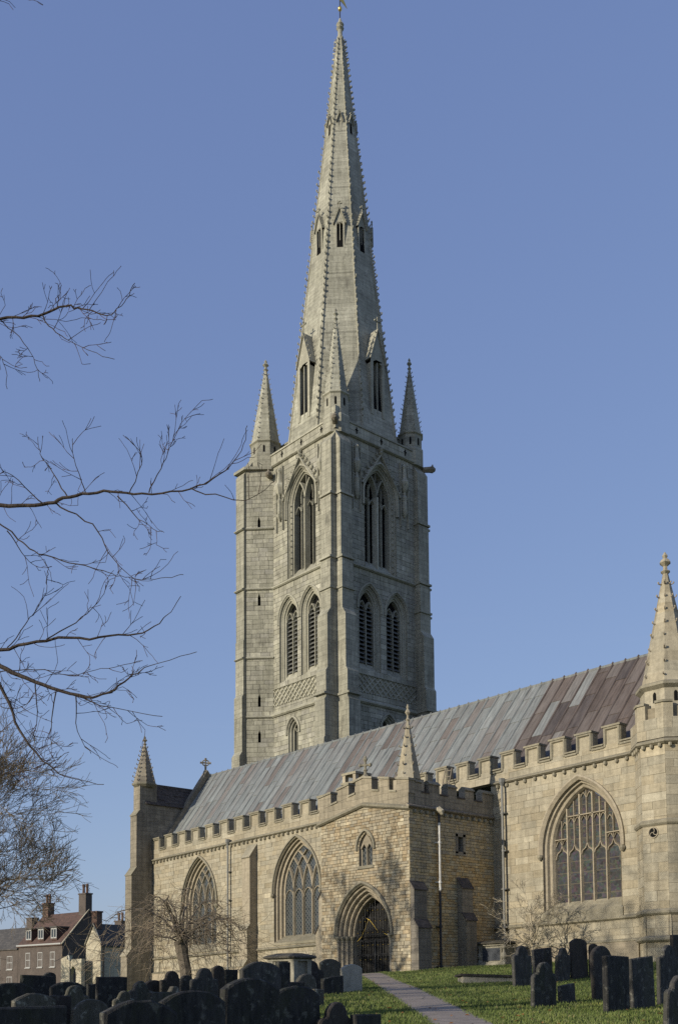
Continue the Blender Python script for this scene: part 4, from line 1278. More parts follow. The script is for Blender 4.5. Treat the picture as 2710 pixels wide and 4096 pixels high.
def low_window(F, cu, hw, zs, h, zb):
    mb = MB(); mb.tone = (0.7, 0.7, 0.5)
    sweep(mb, F, cu, hw, zs, h, [(0.0, 0.02), (0.0, -0.1), (-0.1, -0.14), (-0.14, -0.32), (-0.2, -0.34), (-0.2, -0.7)], zb, 8)
    w = mb.build('tower_window', 'tower_trim', church)
    hd = MB(); sweep(hd, F, cu, hw, zs, h, [(0.26, -0.01), (0.26, 0.1), (0.15, 0.13), (0.1, 0.02)], zs - 0.2, 8); hd.build('hood_mould', 'tower_trim', w)
    hi, h2 = inner_arch(cu, hw, zs, h, -0.2)
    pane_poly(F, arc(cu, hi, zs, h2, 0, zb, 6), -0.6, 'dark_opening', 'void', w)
    ml = MB(); bar(ml, F, [(cu, zb), (cu, zs)], 0.1, -0.55, -0.35); bar(ml, F, [(cu - hi, zs + 0.4), (cu, zs - 0.05), (cu + hi, zs + 0.4)], 0.09, -0.55, -0.35); ml.build('mullion', 'tower_trim', w)
low_window(FTS, *LS); low_window(FTE, *LE)

# lattice band
def lattice(F, u0, u1, z0, z1):
    bk_ = MB(); prism_f(bk_, F, [(u0 - 0.3, z0 - 0.03), (u1 + 0.3, z0 - 0.03), (u1 + 0.3, z1 + 0.03), (u0 - 0.3, z1 + 0.03)], -0.12, -0.05)
    pan = bk_.build('lattice_panel', 'tower_trim', church)
    run = (z1 - z0) * 1.05
    p_ = 0.5
    k = u0 - run
    while k < u1:
        for sg in (1, -1):
            a = (k, z0) if sg == 1 else (k + run, z0)
            b = (k + run, z1) if sg == 1 else (k, z1)
            (ua, za), (ub, zb_) = a, b
            lo, hi_ = (a, b) if ua < ub else (b, a)
            def clip(p, q, u):
                t = (u - p[0]) / (q[0] - p[0]); return (u, p[1] + (q[1] - p[1]) * t)
            p, q = lo, hi_
            if q[0] < u0 + 0.05 or p[0] > u1 - 0.05: continue
            if p[0] < u0: p = clip(lo, hi_, u0)
            if q[0] > u1: q = clip(lo, hi_, u1)
            mb = MB(); bar(mb, F, [p, q], 0.12, -0.06, 0.04 if sg == 1 else 0.035); mb.build('lattice_rib', 'tower_trim', pan)
        k += p_
    fr = MB(); bar(fr, F, [(u0, z1), (u1, z1)], 0.1, -0.06, 0.08); fr.build('lattice_frame', 'tower_trim', pan)
lattice(FTS, -27.85, -21.7, 19.42, 20.68)
lattice(FTE, 15.1, 21.45, 19.42, 20.68)
for F, a, b in ((FTS, -28.3, -21.6), (FTE, 15.0, 21.5)):
    string('string_course', F, a, b, 18.72, 0.3, 0.22, 'tower_trim')
    string('string_course', F, a, b, 28.05, 0.24, 0.18, 'tower_trim')
    string('cornice', F, a, b, 37.08, 0.22, 0.2, 'tower_trim')
# corner buttresses
STG = [(36.3, 0.42), (32.4, 0.47), (28.0, 0.55), (24.2, 0.85), (20.35, 1.0), (18.4, 1.12), (15.8, 1.2)]
def angle_butt(F, u0, u1):
    b = buttress('tower_buttress', F, u0, u1, STG, 9.5, 'tower_b')
    for z, d in ((32.5, 0.47), (28.1, 0.55), (26.0, 0.55), (18.75, 1.12)):
        mb = MB(); prism_f(mb, F, [(u0 - 0.08, z), (u1 + 0.08, z), (u1 + 0.08, z + 0.14), (u0 - 0.08, z + 0.14)], -0.05, d + 0.1); mb.build('buttress_string', 'tower_trim', b)
angle_butt(FTS, -21.66, TX1 - 0.001)
angle_butt(FTE, TY0 + 0.001, 15.1)
angle_butt(FTE, 21.45, TY1 - 0.001)
angle_butt(Frame((0, TY1), (1, 0), (0, 1)), -21.66, TX1 - 0.001)
# stair turret at the south-west
def turret_poly(w):
    return [(-27.55 + w * 0.3, 14.3), (-27.55 + w * 0.3, 14.08), (-28.95 + w * 0.2, 12.68 - w), (-28.95 + w * 0.2, 14.3)]
stg = [(9.5, 0.3), (15.6, 0.3), (15.9, 0.12), (37.05, 0.0)]
Fd = Frame((-28.95, 12.68), (1, 1), (1, -1))
tv = MB(); tv.box(-30.0, -28.35, 13.75, 15.5, 9, 37.0); tv.build('stair_core', 'tower_b', church)
ld_ = math.hypot(1.4, 1.4)
masonry(Fd, 'stair_turret', 0, ld_, 10.5, 36.95, [RectOp(0.85, 1.03, z, z + 0.75) for z in (17.0, 19.6, 27.0, 32.6)], (0.28, 0.38), (0.45, 0.95), 0.02, 'tower', 'tower_mortar', church, seed=91)
for z in (17.0, 19.6, 27.0, 32.6):
    mb = MB(); q = [(0.8, z - 0.05), (1.08, z - 0.05), (1.08, z + 0.8), (0.8, z + 0.8)]
    mb.face([Fd.p(u, zz, -0.3) for u, zz in q]); mb.build('slit', 'void', church)
b = buttress('tower_buttress', Frame((0, 14.0), (1, 0), (0, -1)), -29.95, -28.98, [(36.6, 1.5), (24.3, 1.55), (20.2, 1.68), (15.9, 1.9)], 9.5, 'tower_b')
for z in (18.7, 28.05, 23.0, 32.5):
    for F, a, b2 in ((Fd, 0.0, ld_), (Frame((0, 12.5), (1, 0), (0, -1)), -29.95, -28.95)):
        string('string_course', F, a, b2, z, 0.18, 0.14 if F is Fd else 0.2, 'tower_trim')
mb = MB(); mb.prism([(-30.1, 12.4, 36.9), (-28.8, 12.4, 36.9), (-27.5, 13.9, 36.9), (-27.5, 15.6, 36.9), (-30.1, 15.6, 36.9)], (0, 0, 0.2)); mb.build('turret_cap', 'tower_trim', church)
# parapet with cross slits
for F, a, b2 in ((FTS, -27.9, TX1 + 0.05), (FTE, TY0 + 0.31, TY1 - 0.31)):
    masonry(Frame(F.o + F.n * 0.05, F.u, F.n), 'tower_parapet', a, b2, 37.2, 37.95, [], (0.3, 0.36), (0.6, 1.1), 0.015, 'tower', 'tower_mortar', church, seed=95)
    mb = MB(); prism_f(mb, F, [(a, 37.2), (b2, 37.2), (b2, 37.94), (a, 37.94)], -0.3, 0.015); mb.build('parapet_core', 'tower_b', church)
    mb = MB(); prism_f(mb, F, [(a - 0.05, 37.95), (b2 + 0.05, 37.95), (b2 + 0.05, 38.06), (a - 0.05, 38.06)], -0.36, 0.12); mb.build('coping', 'tower_trim', church)
    n = 3
    for i in range(n):
        u = a + (b2 - a) * (0.2 + 0.3 * i)
        mb = MB(); prism_f(mb, F, [(u - 0.05, 37.4), (u + 0.05, 37.4), (u + 0.05, 37.6), (u + 0.13, 37.6), (u + 0.13, 37.7), (u + 0.05, 37.7), (u + 0.05, 37.85), (u - 0.05, 37.85), (u - 0.05, 37.7), (u - 0.13, 37.7), (u - 0.13, 37.6), (u - 0.05, 37.6)], 0.05, 0.072); mb.build('cross_slit', 'void', church)  # black shape on the parapet face stands for shade in the slit
mb = MB(); mb.box(TX0, TX0 + 0.3, TY0, TY1, 37, 38); mb.box(TX0 + 0.3, TX1 - 0.3, TY1 - 0.3, TY1, 37, 38); mb.build('parapet_core', 'tower_b', church)
# corner pinnacles
def tower_pinnacle(c, zb, z0, z1, r):
    mb = MB(); mb.tone = (0.6, 0.6, 0.5)
    mb.lathe(c, [(r + 0.12, zb), (r + 0.12, 38.25), (r + 0.02, 38.4), (r + 0.02, z0 - 0.15)], 8, PI / 8); b_ = mb.build('pinnacle_drum', 'tower_b', church)
    mb = MB(); mb.lathe(c, [(r, z0 - 0.18), (r + 0.13, z0 - 0.08), (r + 0.13, z0), (r - 0.02, z0 + 0.05)], 8, PI / 8); mb.build('drum_cornice', 'tower_trim', b_)
    for k in (5, 6, 7, 0):
        Fo_ = oct_frame(c, k, (r + 0.02) * math.cos(PI / 8))
        mb = MB(); prism_f(mb, Fo_, arc(0, 0.07, z0 - 0.5, 0.12, 0, z0 - 0.95, 3), 0.0, 0.012); mb.build('slit', 'void', b_)
    spirelet('pinnacle', c, z0, z1, r, 8, 14, 0.13, 'spire', vis=facing, finial=0.9, crock_mat='tower_trim')
cbk = MB(); cbk.box(-21.72, TX1 + 0.06, TY0 - 0.06, 15.15, 37.2, 38.75); cbk.build('corner_block', 'tower_b', church)
tower_pinnacle((-21.35, 14.78), 37.0, 39.9, 46.3, 0.86)
tower_pinnacle((-28.9, 14.45), 37.05, 39.3, 46.0, 1.12)
tower_pinnacle((-21.3, 21.85), 37.0, 39.5, 45.5, 0.86)
tower_pinnacle((-28.3, 21.8), 37.0, 39.5, 45.5, 0.86)
for b_ in ((-28.3, -26.6, 15.4, 17.2, 39.3), (-22.9, -21.7, 20.9, 22.0, 39.2)):
    mb = MB(); mb.box(b_[0], b_[1], b_[2], b_[3], 37.0, b_[4]); mb.box(b_[0] - 0.08, b_[1] + 0.08, b_[2] - 0.08, b_[3] + 0.08, b_[4], b_[4] + 0.12); mb.build('stair_head', 'tower_b', church)
# gargoyles
for p, dv in ((Vector((-20.6, 14.0, 37.6)), Vector((0.7, -0.7, 0.05))), (Vector((-27.7, 13.95, 36.4)), Vector((0.5, -0.8, 0))), (Vector((-20.4, 22.5, 36.9)), Vector((0.7, 0.7, 0)))):
    mb = MB(); mb.tone = (0.2, 0.2, 0.5)
    mb.tube([p - dv * 0.2, p + dv * 0.25, p + dv * 0.5, p + dv * 0.7 + Vector((0, 0, -0.05))], [0.2, 0.22, 0.26, 0.1], 7)
    mb.tube([p + dv * 0.45 + Vector((0, 0, 0.15)), p + dv * 0.5 + Vector((0, 0, 0.36))], [0.1, 0.04], 5); mb.build('gargoyle', 'grey_stone', church)

# ------------------------------------------------------------------ spire
def sr_(z): return 0.1115 * (72.6 - z)
SC = (AX, AY)
sp = MB()
zs_ = [37.0 + (70.6 - 37.0) * i / 28 for i in range(29)]
CS = math.cos(PI / 8)
for i in range(28):
    for j in range(8):
        a, b2 = PI / 8 + j * PI / 4, PI / 8 + (j + 1) * PI / 4
        ra, rb = sr_(zs_[i]) / CS, sr_(zs_[i + 1]) / CS
        sp.face([(AX + ra * math.cos(a), AY + ra * math.sin(a), zs_[i]), (AX + ra * math.cos(b2), AY + ra * math.sin(b2), zs_[i]), (AX + rb * math.cos(b2), AY + rb * math.sin(b2), zs_[i + 1]), (AX + rb * math.cos(a), AY + rb * math.sin(a), zs_[i + 1])])
spire = sp.build('spire', 'spire', church)
hidden = MB()
me = crocket_mesh('tower_trim')
for j in range(8):
    a = PI / 8 + j * PI / 4
    er = MB(); er.tone = (0.6, 0.6, 0.5)
    er.tube([(AX + (sr_(z) / CS) * math.cos(a), AY + (sr_(z) / CS) * math.sin(a), z) for z in (38.0, 70.5)], [0.09, 0.04], 5); er.build('edge_roll', 'tower_trim', spire)
    z = 39.0
    while z < 70.4:
        r_ = sr_(z) / CS
        s_ = (0.19 if z < 60 else 0.15) * rng.uniform(0.75, 1.12)
        pos = Vector((AX + r_ * math.cos(a), AY + r_ * math.sin(a), z))
        if facing(a):
            if rng.random() > 0.04: link('crocket', me, spire, pos, (0, rng.uniform(-.25, .25), a + rng.uniform(-.2, .2)), (s_,) * 3)
        else:
            hidden.prism([pos + Vector((0.1 * math.sin(a), -0.1 * math.cos(a), 0)), pos - Vector((0.1 * math.sin(a), -0.1 * math.cos(a), 0)), pos + Vector((0.25 * math.cos(a), 0.25 * math.sin(a), 0.18))], (0, 0, 0.12))
        z += 0.5 if z < 62 else 0.44
tag(hidden.build('crockets', 'tower_trim', spire), kind='stuff')
fn = MB(); fn.lathe(SC, [(0.24, 70.5), (0.25, 70.75), (0.17, 70.85), (0.17, 71.3), (0.3, 71.45), (0.2, 71.6), (0.3, 71.75), (0.16, 71.95), (0.07, 72.25)], 8); fn.build('finial', 'tower_trim', spire)

def lucarne(k, zb, ze, zg, w, d0, lights, blind=False, cross=0.6):
    a = k * PI / 4
    F = Frame(SC, (-math.sin(a), math.cos(a)), (math.cos(a), math.sin(a)))
    mb = MB(); mb.tone = (0.6, 0.65, 0.5)
    dbk = sr_(zg) - 0.2
    d0 = sr_(zb) + (0.04 if w > 0.5 else -0.04)
    jw = w * 0.36
    for s in (-1, 1):
        prism_f(mb, F, [(s * w, zb), (s * (w - jw), zb), (s * (w - jw), ze), (s * w, ze)], dbk, d0)
    prism_f(mb, F, [(-w, ze), (w, ze), (0, zg)], dbk, d0 - 0.02)
    prism_f(mb, F, [(-w, ze - w * 0.5), (-w + jw * 1.6, ze - w * 0.3), (0, ze + w * 0.1), (w - jw * 1.6, ze - w * 0.3), (w, ze - w * 0.5), (w, ze), (-w, ze)], dbk, d0 - 0.03)
    o = mb.build('lucarne', 'tower_trim', spire)
    cp = MB()
    for s in (-1, 1):
        bar(cp, F, [(s * (w + 0.1), ze - 0.12), (0, zg + 0.08)], w * 0.2, dbk, d0 + 0.1)
    cp.build('lucarne_coping', 'tower_trim', o)
    if lights > 1:
        ml = MB(); bar(ml, F, [(0, zb), (0, ze)], w * 0.3, dbk, d0 - 0.04); ml.build('mullion', 'tower_trim', o)
    vo_ = MB(); zl, zh_ = zb + (ze - zb) * 0.12, ze + w * 0.1
    vo_.face([F.p(-w + jw, zl, sr_(zl) + 0.012), F.p(w - jw, zl, sr_(zl) + 0.012), F.p(w - jw, zh_, sr_(zh_) + 0.012), F.p(-w + jw, zh_, sr_(zh_) + 0.012)])  # panel on the spire face, coloured black for inner shade unless blind
    vo_.build('dark_opening', 'tower_trim' if blind else 'void', o)
    me_ = crocket_mesh('tower_trim')
    if w > 0.3:
        for s in (-1, 1):
            ang = math.atan2(F.u.y * s, F.u.x * s)
            for i in range(5):
                t = (i + 0.6) / 5.4
                link('crocket', me_, o, F.p(s * (w + 0.1) * (1 - t), ze - 0.12 + (zg - ze + 0.2) * t + 0.05, d0 + 0.02), (0, 0, ang), (0.14 if w > 0.5 else 0.1,) * 3)
    fx = MB(); q = F.p(0, 0, d0); fx.tube([(q.x, q.y, zg), (q.x, q.y, zg + cross)], 0.04, 5)
    for s in (-1, 1):
        fx.tube([F.p(0, zg + cross * 0.65, d0), F.p(s * cross * 0.28, zg + cross * 0.7, d0)], [0.05, 0.07], 5)
    fx.tube([(q.x, q.y, zg + cross * 0.85), (q.x, q.y, zg + cross)], [0.08, 0.03], 5)
    fx.build('lucarne_cross', 'tower_trim', o)
for k in (0, 2, 4, 6): lucarne(k, 39.6, 43.7, 45.9, 0.66, 3.62, 2, cross=1.0)
for k in range(8): lucarne(k, 52.3, 54.5, 55.5, 0.35, 2.2, 2, cross=0.6)
for k in range(8): lucarne(k, 62.2, 63.2, 63.75, 0.16, 1.12, 1, blind=(k == 7), cross=0.25)
# weathervane
wv = MB(); wv.tube([(AX, AY, 72.1), (AX, AY, 74.6)], 0.04, 6); wvo = wv.build('vane_rod', 'iron', spire)
bl = MB(); bl.lathe(SC, [(0.02, 72.85), (0.12, 72.92), (0.16, 73.05), (0.12, 73.18), (0.02, 73.25)], 10); bl.build('gilt_ball', 'gold', spire, True)
vn = MB(); vn.prism([(AX - 0.1, AY - 0.6, 74.0), (AX + 0.05, AY - 0.2, 74.5), (AX + 0.1, AY + 0.35, 73.75), (AX + 0.12, AY + 0.6, 73.35), (AX + 0.1, AY + 0.3, 73.5)], (0.03, 0, 0)); vn.build('vane', 'gold', spire)
build_stones(300)
# ================================================================== CHURCHYARD
def view_uv(u, v):
    return (EYE.x - math.sin(YAW) * u + math.cos(YAW) * v, EYE.y + math.cos(YAW) * u + math.sin(YAW) * v)
def lawn_mat():
    mt, nt, b = mat_new('lawn')
    geo = N(nt, 'ShaderNodeNewGeometry'); pos = geo.outputs['Position']
    c = ramp(nt, [(0.3, (0.08, 0.1, 0.03)), (0.55, (0.12, 0.15, 0.045)), (0.75, (0.17, 0.18, 0.07))], noise(nt, pos, 1.4, 6, 0.7))
    L(nt, c, b.inputs['Base Color']); b.inputs['Roughness'].default_value = 0.95; b.inputs['Specular IOR Level'].default_value = 0.1
    bump(nt, b, noise(nt, pos, 25, 4, 0.7), 0.8, 0.05)
    return mt
M['lawn'] = lawn_mat()
g = MB(); g.tone = (.5, .5, .5)
us = [-60, -30, -12, -5, 0, 4, 8] + [10 + i * 0.9 for i in range(50)] + [57, 60, 64, 70, 80, 90, 120, 200, 500]
vs = [-400, -150, -80, -50, -40, -32, -26, -22] + [-20 + i for i in range(41)] + [22, 26, 32, 40, 60, 120, 400]
rows = []
for u in us:
    row = []
    for v in vs:
        x, y = view_uv(u, v)
        row.append((x, y, ground_z(x, y)))
    rows.append(row)
g.grid(rows)
tag(g.build('ground', 'lawn', None, True), kind='structure')

PL = [(-4.2, -0.25), (-1.2, -2.0), (2.26, -4.62), (6.79, -8.31), (11.43, -12.11), (15.14, -15.18), (17.66, -17.25), (22.5, -21.4), (28, -26.5)]
PR = [(-1.5, -0.25), (0.2, -1.6), (3.6, -4.2), (8.0, -7.65), (12.9, -11.7), (16.6, -14.8), (19.0, -16.75), (24, -21.0), (29.5, -25.5)]
def asphalt():
    mt, nt, b = mat_new('worn_tarmac')
    geo = N(nt, 'ShaderNodeNewGeometry'); pos = geo.outputs['Position']
    c = ramp(nt, [(0.3, (0.19, 0.155, 0.125)), (0.7, (0.33, 0.275, 0.225))], noise(nt, pos, 0.9, 8, 0.8))
    vo = N(nt, 'ShaderNodeTexVoronoi', feature='DISTANCE_TO_EDGE'); vo.inputs['Scale'].default_value = 0.7
    L(nt, pos, vo.inputs['Vector'])
    c = mix(nt, ramp(nt, [(0.0, g3(0.7)), (0.02, g3(0))], vo.outputs['Distance']), c, (0.03, 0.03, 0.025))
    L(nt, c, b.inputs['Base Color']); b.inputs['Roughness'].default_value = 0.85
    bump(nt, b, noise(nt, pos, 60, 3, 0.7), 0.4, 0.01)
    return mt
M['asphalt'] = asphalt()
pa = MB(); rows = []
for i in range(len(PL) - 1):
    for k in range(6):
        t = k / 6
        l = Vector(PL[i]).lerp(Vector(PL[i + 1]), t); r = Vector(PR[i]).lerp(Vector(PR[i + 1]), t)
        l = l + Vector((rng.uniform(-.1, .1), rng.uniform(-.1, .1))); r = r + Vector((rng.uniform(-.06, .06), rng.uniform(-.06, .06)))
        row = []
        for q in range(5):
            p = l.lerp(r, q / 4)
            row.append((p.x, p.y, ground_z(p.x, p.y) + (0.025 if 0 < q < 4 else 0.012)))
        rows.append(row)
pa.tone = (.5, .5, .5); pa.grid(rows)
tag(pa.build('path', 'asphalt', None, True), kind='structure')

# grass blades
nr = np.random.default_rng(5)
def on_path(x, y):
    X0 = np.array([p[0] for p in PL]); Y0 = np.array([p[1] for p in PL]); X1 = np.array([p[0] for p in PR]); Y1 = np.array([p[1] for p in PR])
    # PL and PR are monotone along x - y
    s = x - y
    tl = np.interp(s, X0 - Y0, X0 + Y0); tr = np.interp(s, X1 - Y1, X1 + Y1)
    w = x + y
    return (w > tl - 0.05) & (w < tr + 0.05) & (s > 1)
n = 260000
u = 15 + 34 * nr.random(n) ** 1.25
v = (nr.random(n) * 2 - 1) * (0.36 * u + 1)
x = EYE.x - math.sin(YAW) * u + math.cos(YAW) * v; y = EYE.y + math.cos(YAW) * u + math.sin(YAW) * v
ne = 16000
ti = nr.random(ne) * (len(PL) - 2); ii = ti.astype(int); ft = ti - ii
A_ = np.where((nr.random(ne) < 0.5)[:, None], np.array(PL)[ii] * (1 - ft)[:, None] + np.array(PL)[ii + 1] * ft[:, None], np.array(PR)[ii] * (1 - ft)[:, None] + np.array(PR)[ii + 1] * ft[:, None])
edge = np.concatenate([np.zeros(n, bool), np.ones(ne, bool)])
x = np.concatenate([x, A_[:, 0] + nr.normal(0, 0.07, ne)]); y = np.concatenate([y, A_[:, 1] + nr.normal(0, 0.07, ne)])
keep = (~on_path(x, y) | edge) & ~((y > -0.1) & (x < 0.05) & (x > -5.8)) & (y < 5.0)
x, y = x[keep], y[keep]; n = len(x)
z = np.array([ground_z(a, b) for a, b in zip(x[:], y[:])])
ang = nr.random(n) * 2 * PI; h = 0.03 + 0.05 * nr.random(n) ** 2; w = 0.008 + 0.012 * nr.random(n)
lx = (nr.random(n) - .5) * 0.08; ly = (nr.random(n) - .5) * 0.08
V = np.empty((n, 3, 3))
V[:, 0] = np.stack([x - np.cos(ang) * w, y - np.sin(ang) * w, z - 0.01], 1)
V[:, 1] = np.stack([x + np.cos(ang) * w, y + np.sin(ang) * w, z - 0.01], 1)
V[:, 2] = np.stack([x + lx, y + ly, z + h], 1)
me = bpy.data.meshes.new('grass')
me.vertices.add(n * 3); me.loops.add(n * 3); me.polygons.add(n)
me.vertices.foreach_set('co', V.ravel())
me.loops.foreach_set('vertex_index', np.arange(n * 3, dtype=np.int32))
me.polygons.foreach_set('loop_start', np.arange(0, n * 3, 3, dtype=np.int32))
me.polygons.foreach_set('loop_total', np.full(n, 3, dtype=np.int32))
at_ = me.attributes.new('tone', 'FLOAT_COLOR', 'FACE')
ca = np.ones((n, 4), dtype=np.float32); ca[:, :3] = nr.random((n, 3)); at_.data.foreach_set('color', ca.ravel())
me.update()
def blade_mat():
    mt, nt, b = mat_new('grass_blade')
    at = N(nt, 'ShaderNodeAttribute', attribute_name='tone'); sp = N(nt, 'ShaderNodeSeparateColor'); L(nt, at.outputs['Color'], sp.inputs[0])
    geo = N(nt, 'ShaderNodeNewGeometry')
    c = ramp(nt, [(0, (0.1, 0.135, 0.036)), (0.7, (0.145, 0.18, 0.052)), (0.95, (0.185, 0.2, 0.08)), (1, (0.25, 0.21, 0.12))], sp.outputs[0])
    c = mul(nt, c, ramp(nt, [(0.32, (0.55, 0.62, 0.5)), (0.55, (1, 1, 1)), (0.72, (1.25, 1.08, 0.9))], noise(nt, geo.outputs['Position'], 0.75, 5, 0.65)))
    L(nt, c, b.inputs['Base Color']); b.inputs['Roughness'].default_value = 0.7; b.inputs['Specular IOR Level'].default_value = 0.2
    return mt
me.materials.append(blade_mat())
tag(link('grass', me), 'short winter grass of the churchyard either side of the path', 'grass', kind='stuff')
# fallen leaves
lf = MB()
for i in range(150):
    u = 16 + 22 * rng.random(); v = rng.uniform(-0.1, 0.36) * u
    x, y = view_uv(u, v)
    z = ground_z(x, y) + 0.03
    a = rng.random() * 6.3; s = rng.uniform(0.03, 0.06)
    c, d = math.cos(a) * s, math.sin(a) * s
    lf.face([(x - c, y - d, z), (x + d * .6, y - c * .6, z + 0.03), (x + c, y + d, z + 0.01), (x - d * .6, y + c * .6, z + 0.025)])
M['leaf'] = plain_mat('dead_leaf', (0.28, 0.12, 0.035), 0.8, var=0.5, bmp=0)
tag(lf.build('fallen_leaves', 'leaf'), 'brown fallen leaves scattered over the churchyard grass', 'leaves', kind='stuff')

# ------------------------------------------------------------------ headstones
def grave_mat(name, cols, lichen, algae):
    mt, nt, b = mat_new(name)
    tc = N(nt, 'ShaderNodeNewGeometry'); pos = tc.outputs['Position']
    c = ramp(nt, [(0.36, cols[0]), (0.66, cols[1])], noise(nt, stretch(nt, pos, (5, 5, 1.4)), 1.8, 7, 0.75))
    c = mix(nt, ramp(nt, [(0.5, g3(0)), (0.7, g3(algae))], noise(nt, stretch(nt, pos, (2.2, 2.2, 0.7)), 1.3, 5, 0.7)), c, (0.05, 0.055, 0.025))
    c = mix(nt, ramp(nt, [(0.57, g3(0)), (0.64, g3(lichen))], noise(nt, pos, 6.5, 5, 0.65)), c, (0.34, 0.33, 0.27))
    L(nt, c, b.inputs['Base Color'])
    b.inputs['Roughness'].default_value = 0.8; b.inputs['Specular IOR Level'].default_value = 0.25
    bump(nt, b, noise(nt, stretch(nt, pos, (1, 1, 0.5)), 7, 7, 0.72), 0.9, 0.06)
    return mt
M['slate'] = grave_mat('old_slate', ((0.014, 0.014, 0.015), (0.05, 0.048, 0.045)), 0.22, 0.45)
M['slate_brown'] = grave_mat('weathered_slate', ((0.034, 0.029, 0.026), (0.06, 0.052, 0.045)), 0.12, 0.35)
M['slate_grey'] = grave_mat('grey_slate', ((0.03, 0.03, 0.029), (0.085, 0.08, 0.073)), 0.3, 0.5)
M['lichen_stone'] = grave_mat('lichened_stone', ((0.06, 0.056, 0.045), (0.12, 0.11, 0.088)), 0.7, 0.4)
M['pale_stone'] = grave_mat('pale_pitted_stone', ((0.3, 0.28, 0.23), (0.4, 0.37, 0.3)), 0.6, 0.2)
def outline(shape, w, h):
    hw = w / 2
    if shape == 'rect': top = [(-hw, h - 0.005), (-hw * 0.5, h), (hw * 0.4, h - 0.004), (hw, h - 0.012)]
    elif shape == 'slant': top = [(-hw, h - 0.07), (0, h - 0.03), (hw, h)]
    elif shape == 'seg': top = [(-hw + w * i / 8, h - 0.16 * w * abs(i / 4 - 1) ** 2.2) for i in range(9)]
    elif shape == 'round': top = [(-hw * math.cos(PI * i / 10), h - hw * 0.8 + hw * 0.8 * math.sin(PI * i / 10)) for i in range(11)]
    else:
        sh_ = h - 0.42 * w
        top = [(-hw, sh_), (-hw * 0.97, sh_ + 0.05 * w), (-hw * 0.82, sh_ + 0.09 * w), (-hw * 0.7, sh_ + 0.07 * w), (-hw * 0.62, sh_ + 0.12 * w)]
        top += [(-hw * 0.56 * math.cos(PI * i / 8), sh_ + 0.14 * w + (0.28 * w) * math.sin(PI * i / 8)) for i in range(9)]
        top += [(hw * 0.62, sh_ + 0.12 * w), (hw * 0.7, sh_ + 0.07 * w), (hw * 0.82, sh_ + 0.09 * w), (hw * 0.97, sh_ + 0.05 * w), (hw, sh_)]
    return [(-hw * 1.0, -0.35)] + top + [(hw * 1.0, -0.35)]
def headstone(x, y, w, h, shape, mat, label, group='old headstones of the churchyard', rot=0.0, tx=0.0, ty=0.0, t=0.1):
    pts = outline(shape, w, h)
    c = Vector((0, (h * 0.4)))
    ins = [(p[0] * (1 - 0.02 / max(.1, w / 2)), p[1] - (0.014 if p[1] > 0 else 0)) for p in pts]
    rg_ = random.Random(int(x * 100 + y * 37))
    jit = lambda q: rg_.uniform(-q, q)
    pts = [pts[0]] + [(p[0] + jit(.008), p[1] + jit(.008)) for p in pts[1:-1]] + [pts[-1]]
    ins = [(p[0] * (1 - 0.03 / max(.1, w / 2)), p[1] - (0.02 if p[1] > 0 else 0)) for p in pts]
    o1 = [(-t / 2 + 0.01, p[0] + jit(.004), p[1] + jit(.004)) for p in ins]
    o2 = [(-t / 2 + 0.02, p[0], p[1]) for p in pts]
    o3 = [(t / 2 - 0.014, p[0], p[1]) for p in pts]
    o4 = [(t / 2, p[0] + jit(.004), p[1] + jit(.004)) for p in ins]
    mb = MB(); mb.tone = (rg_.random(), rg_.random(), 0.5)
    mb.grid([o1, o2, o3, o4], True)
    mb.face(list(reversed(o1))); mb.face(o4)
    o = mb.build('headstone', mat)
    o.location = (x, y, ground_z(x, y)); o.rotation_euler = (R(tx), R(ty), R(rot))
    tag(o, label, 'gravestone', group)
    return o
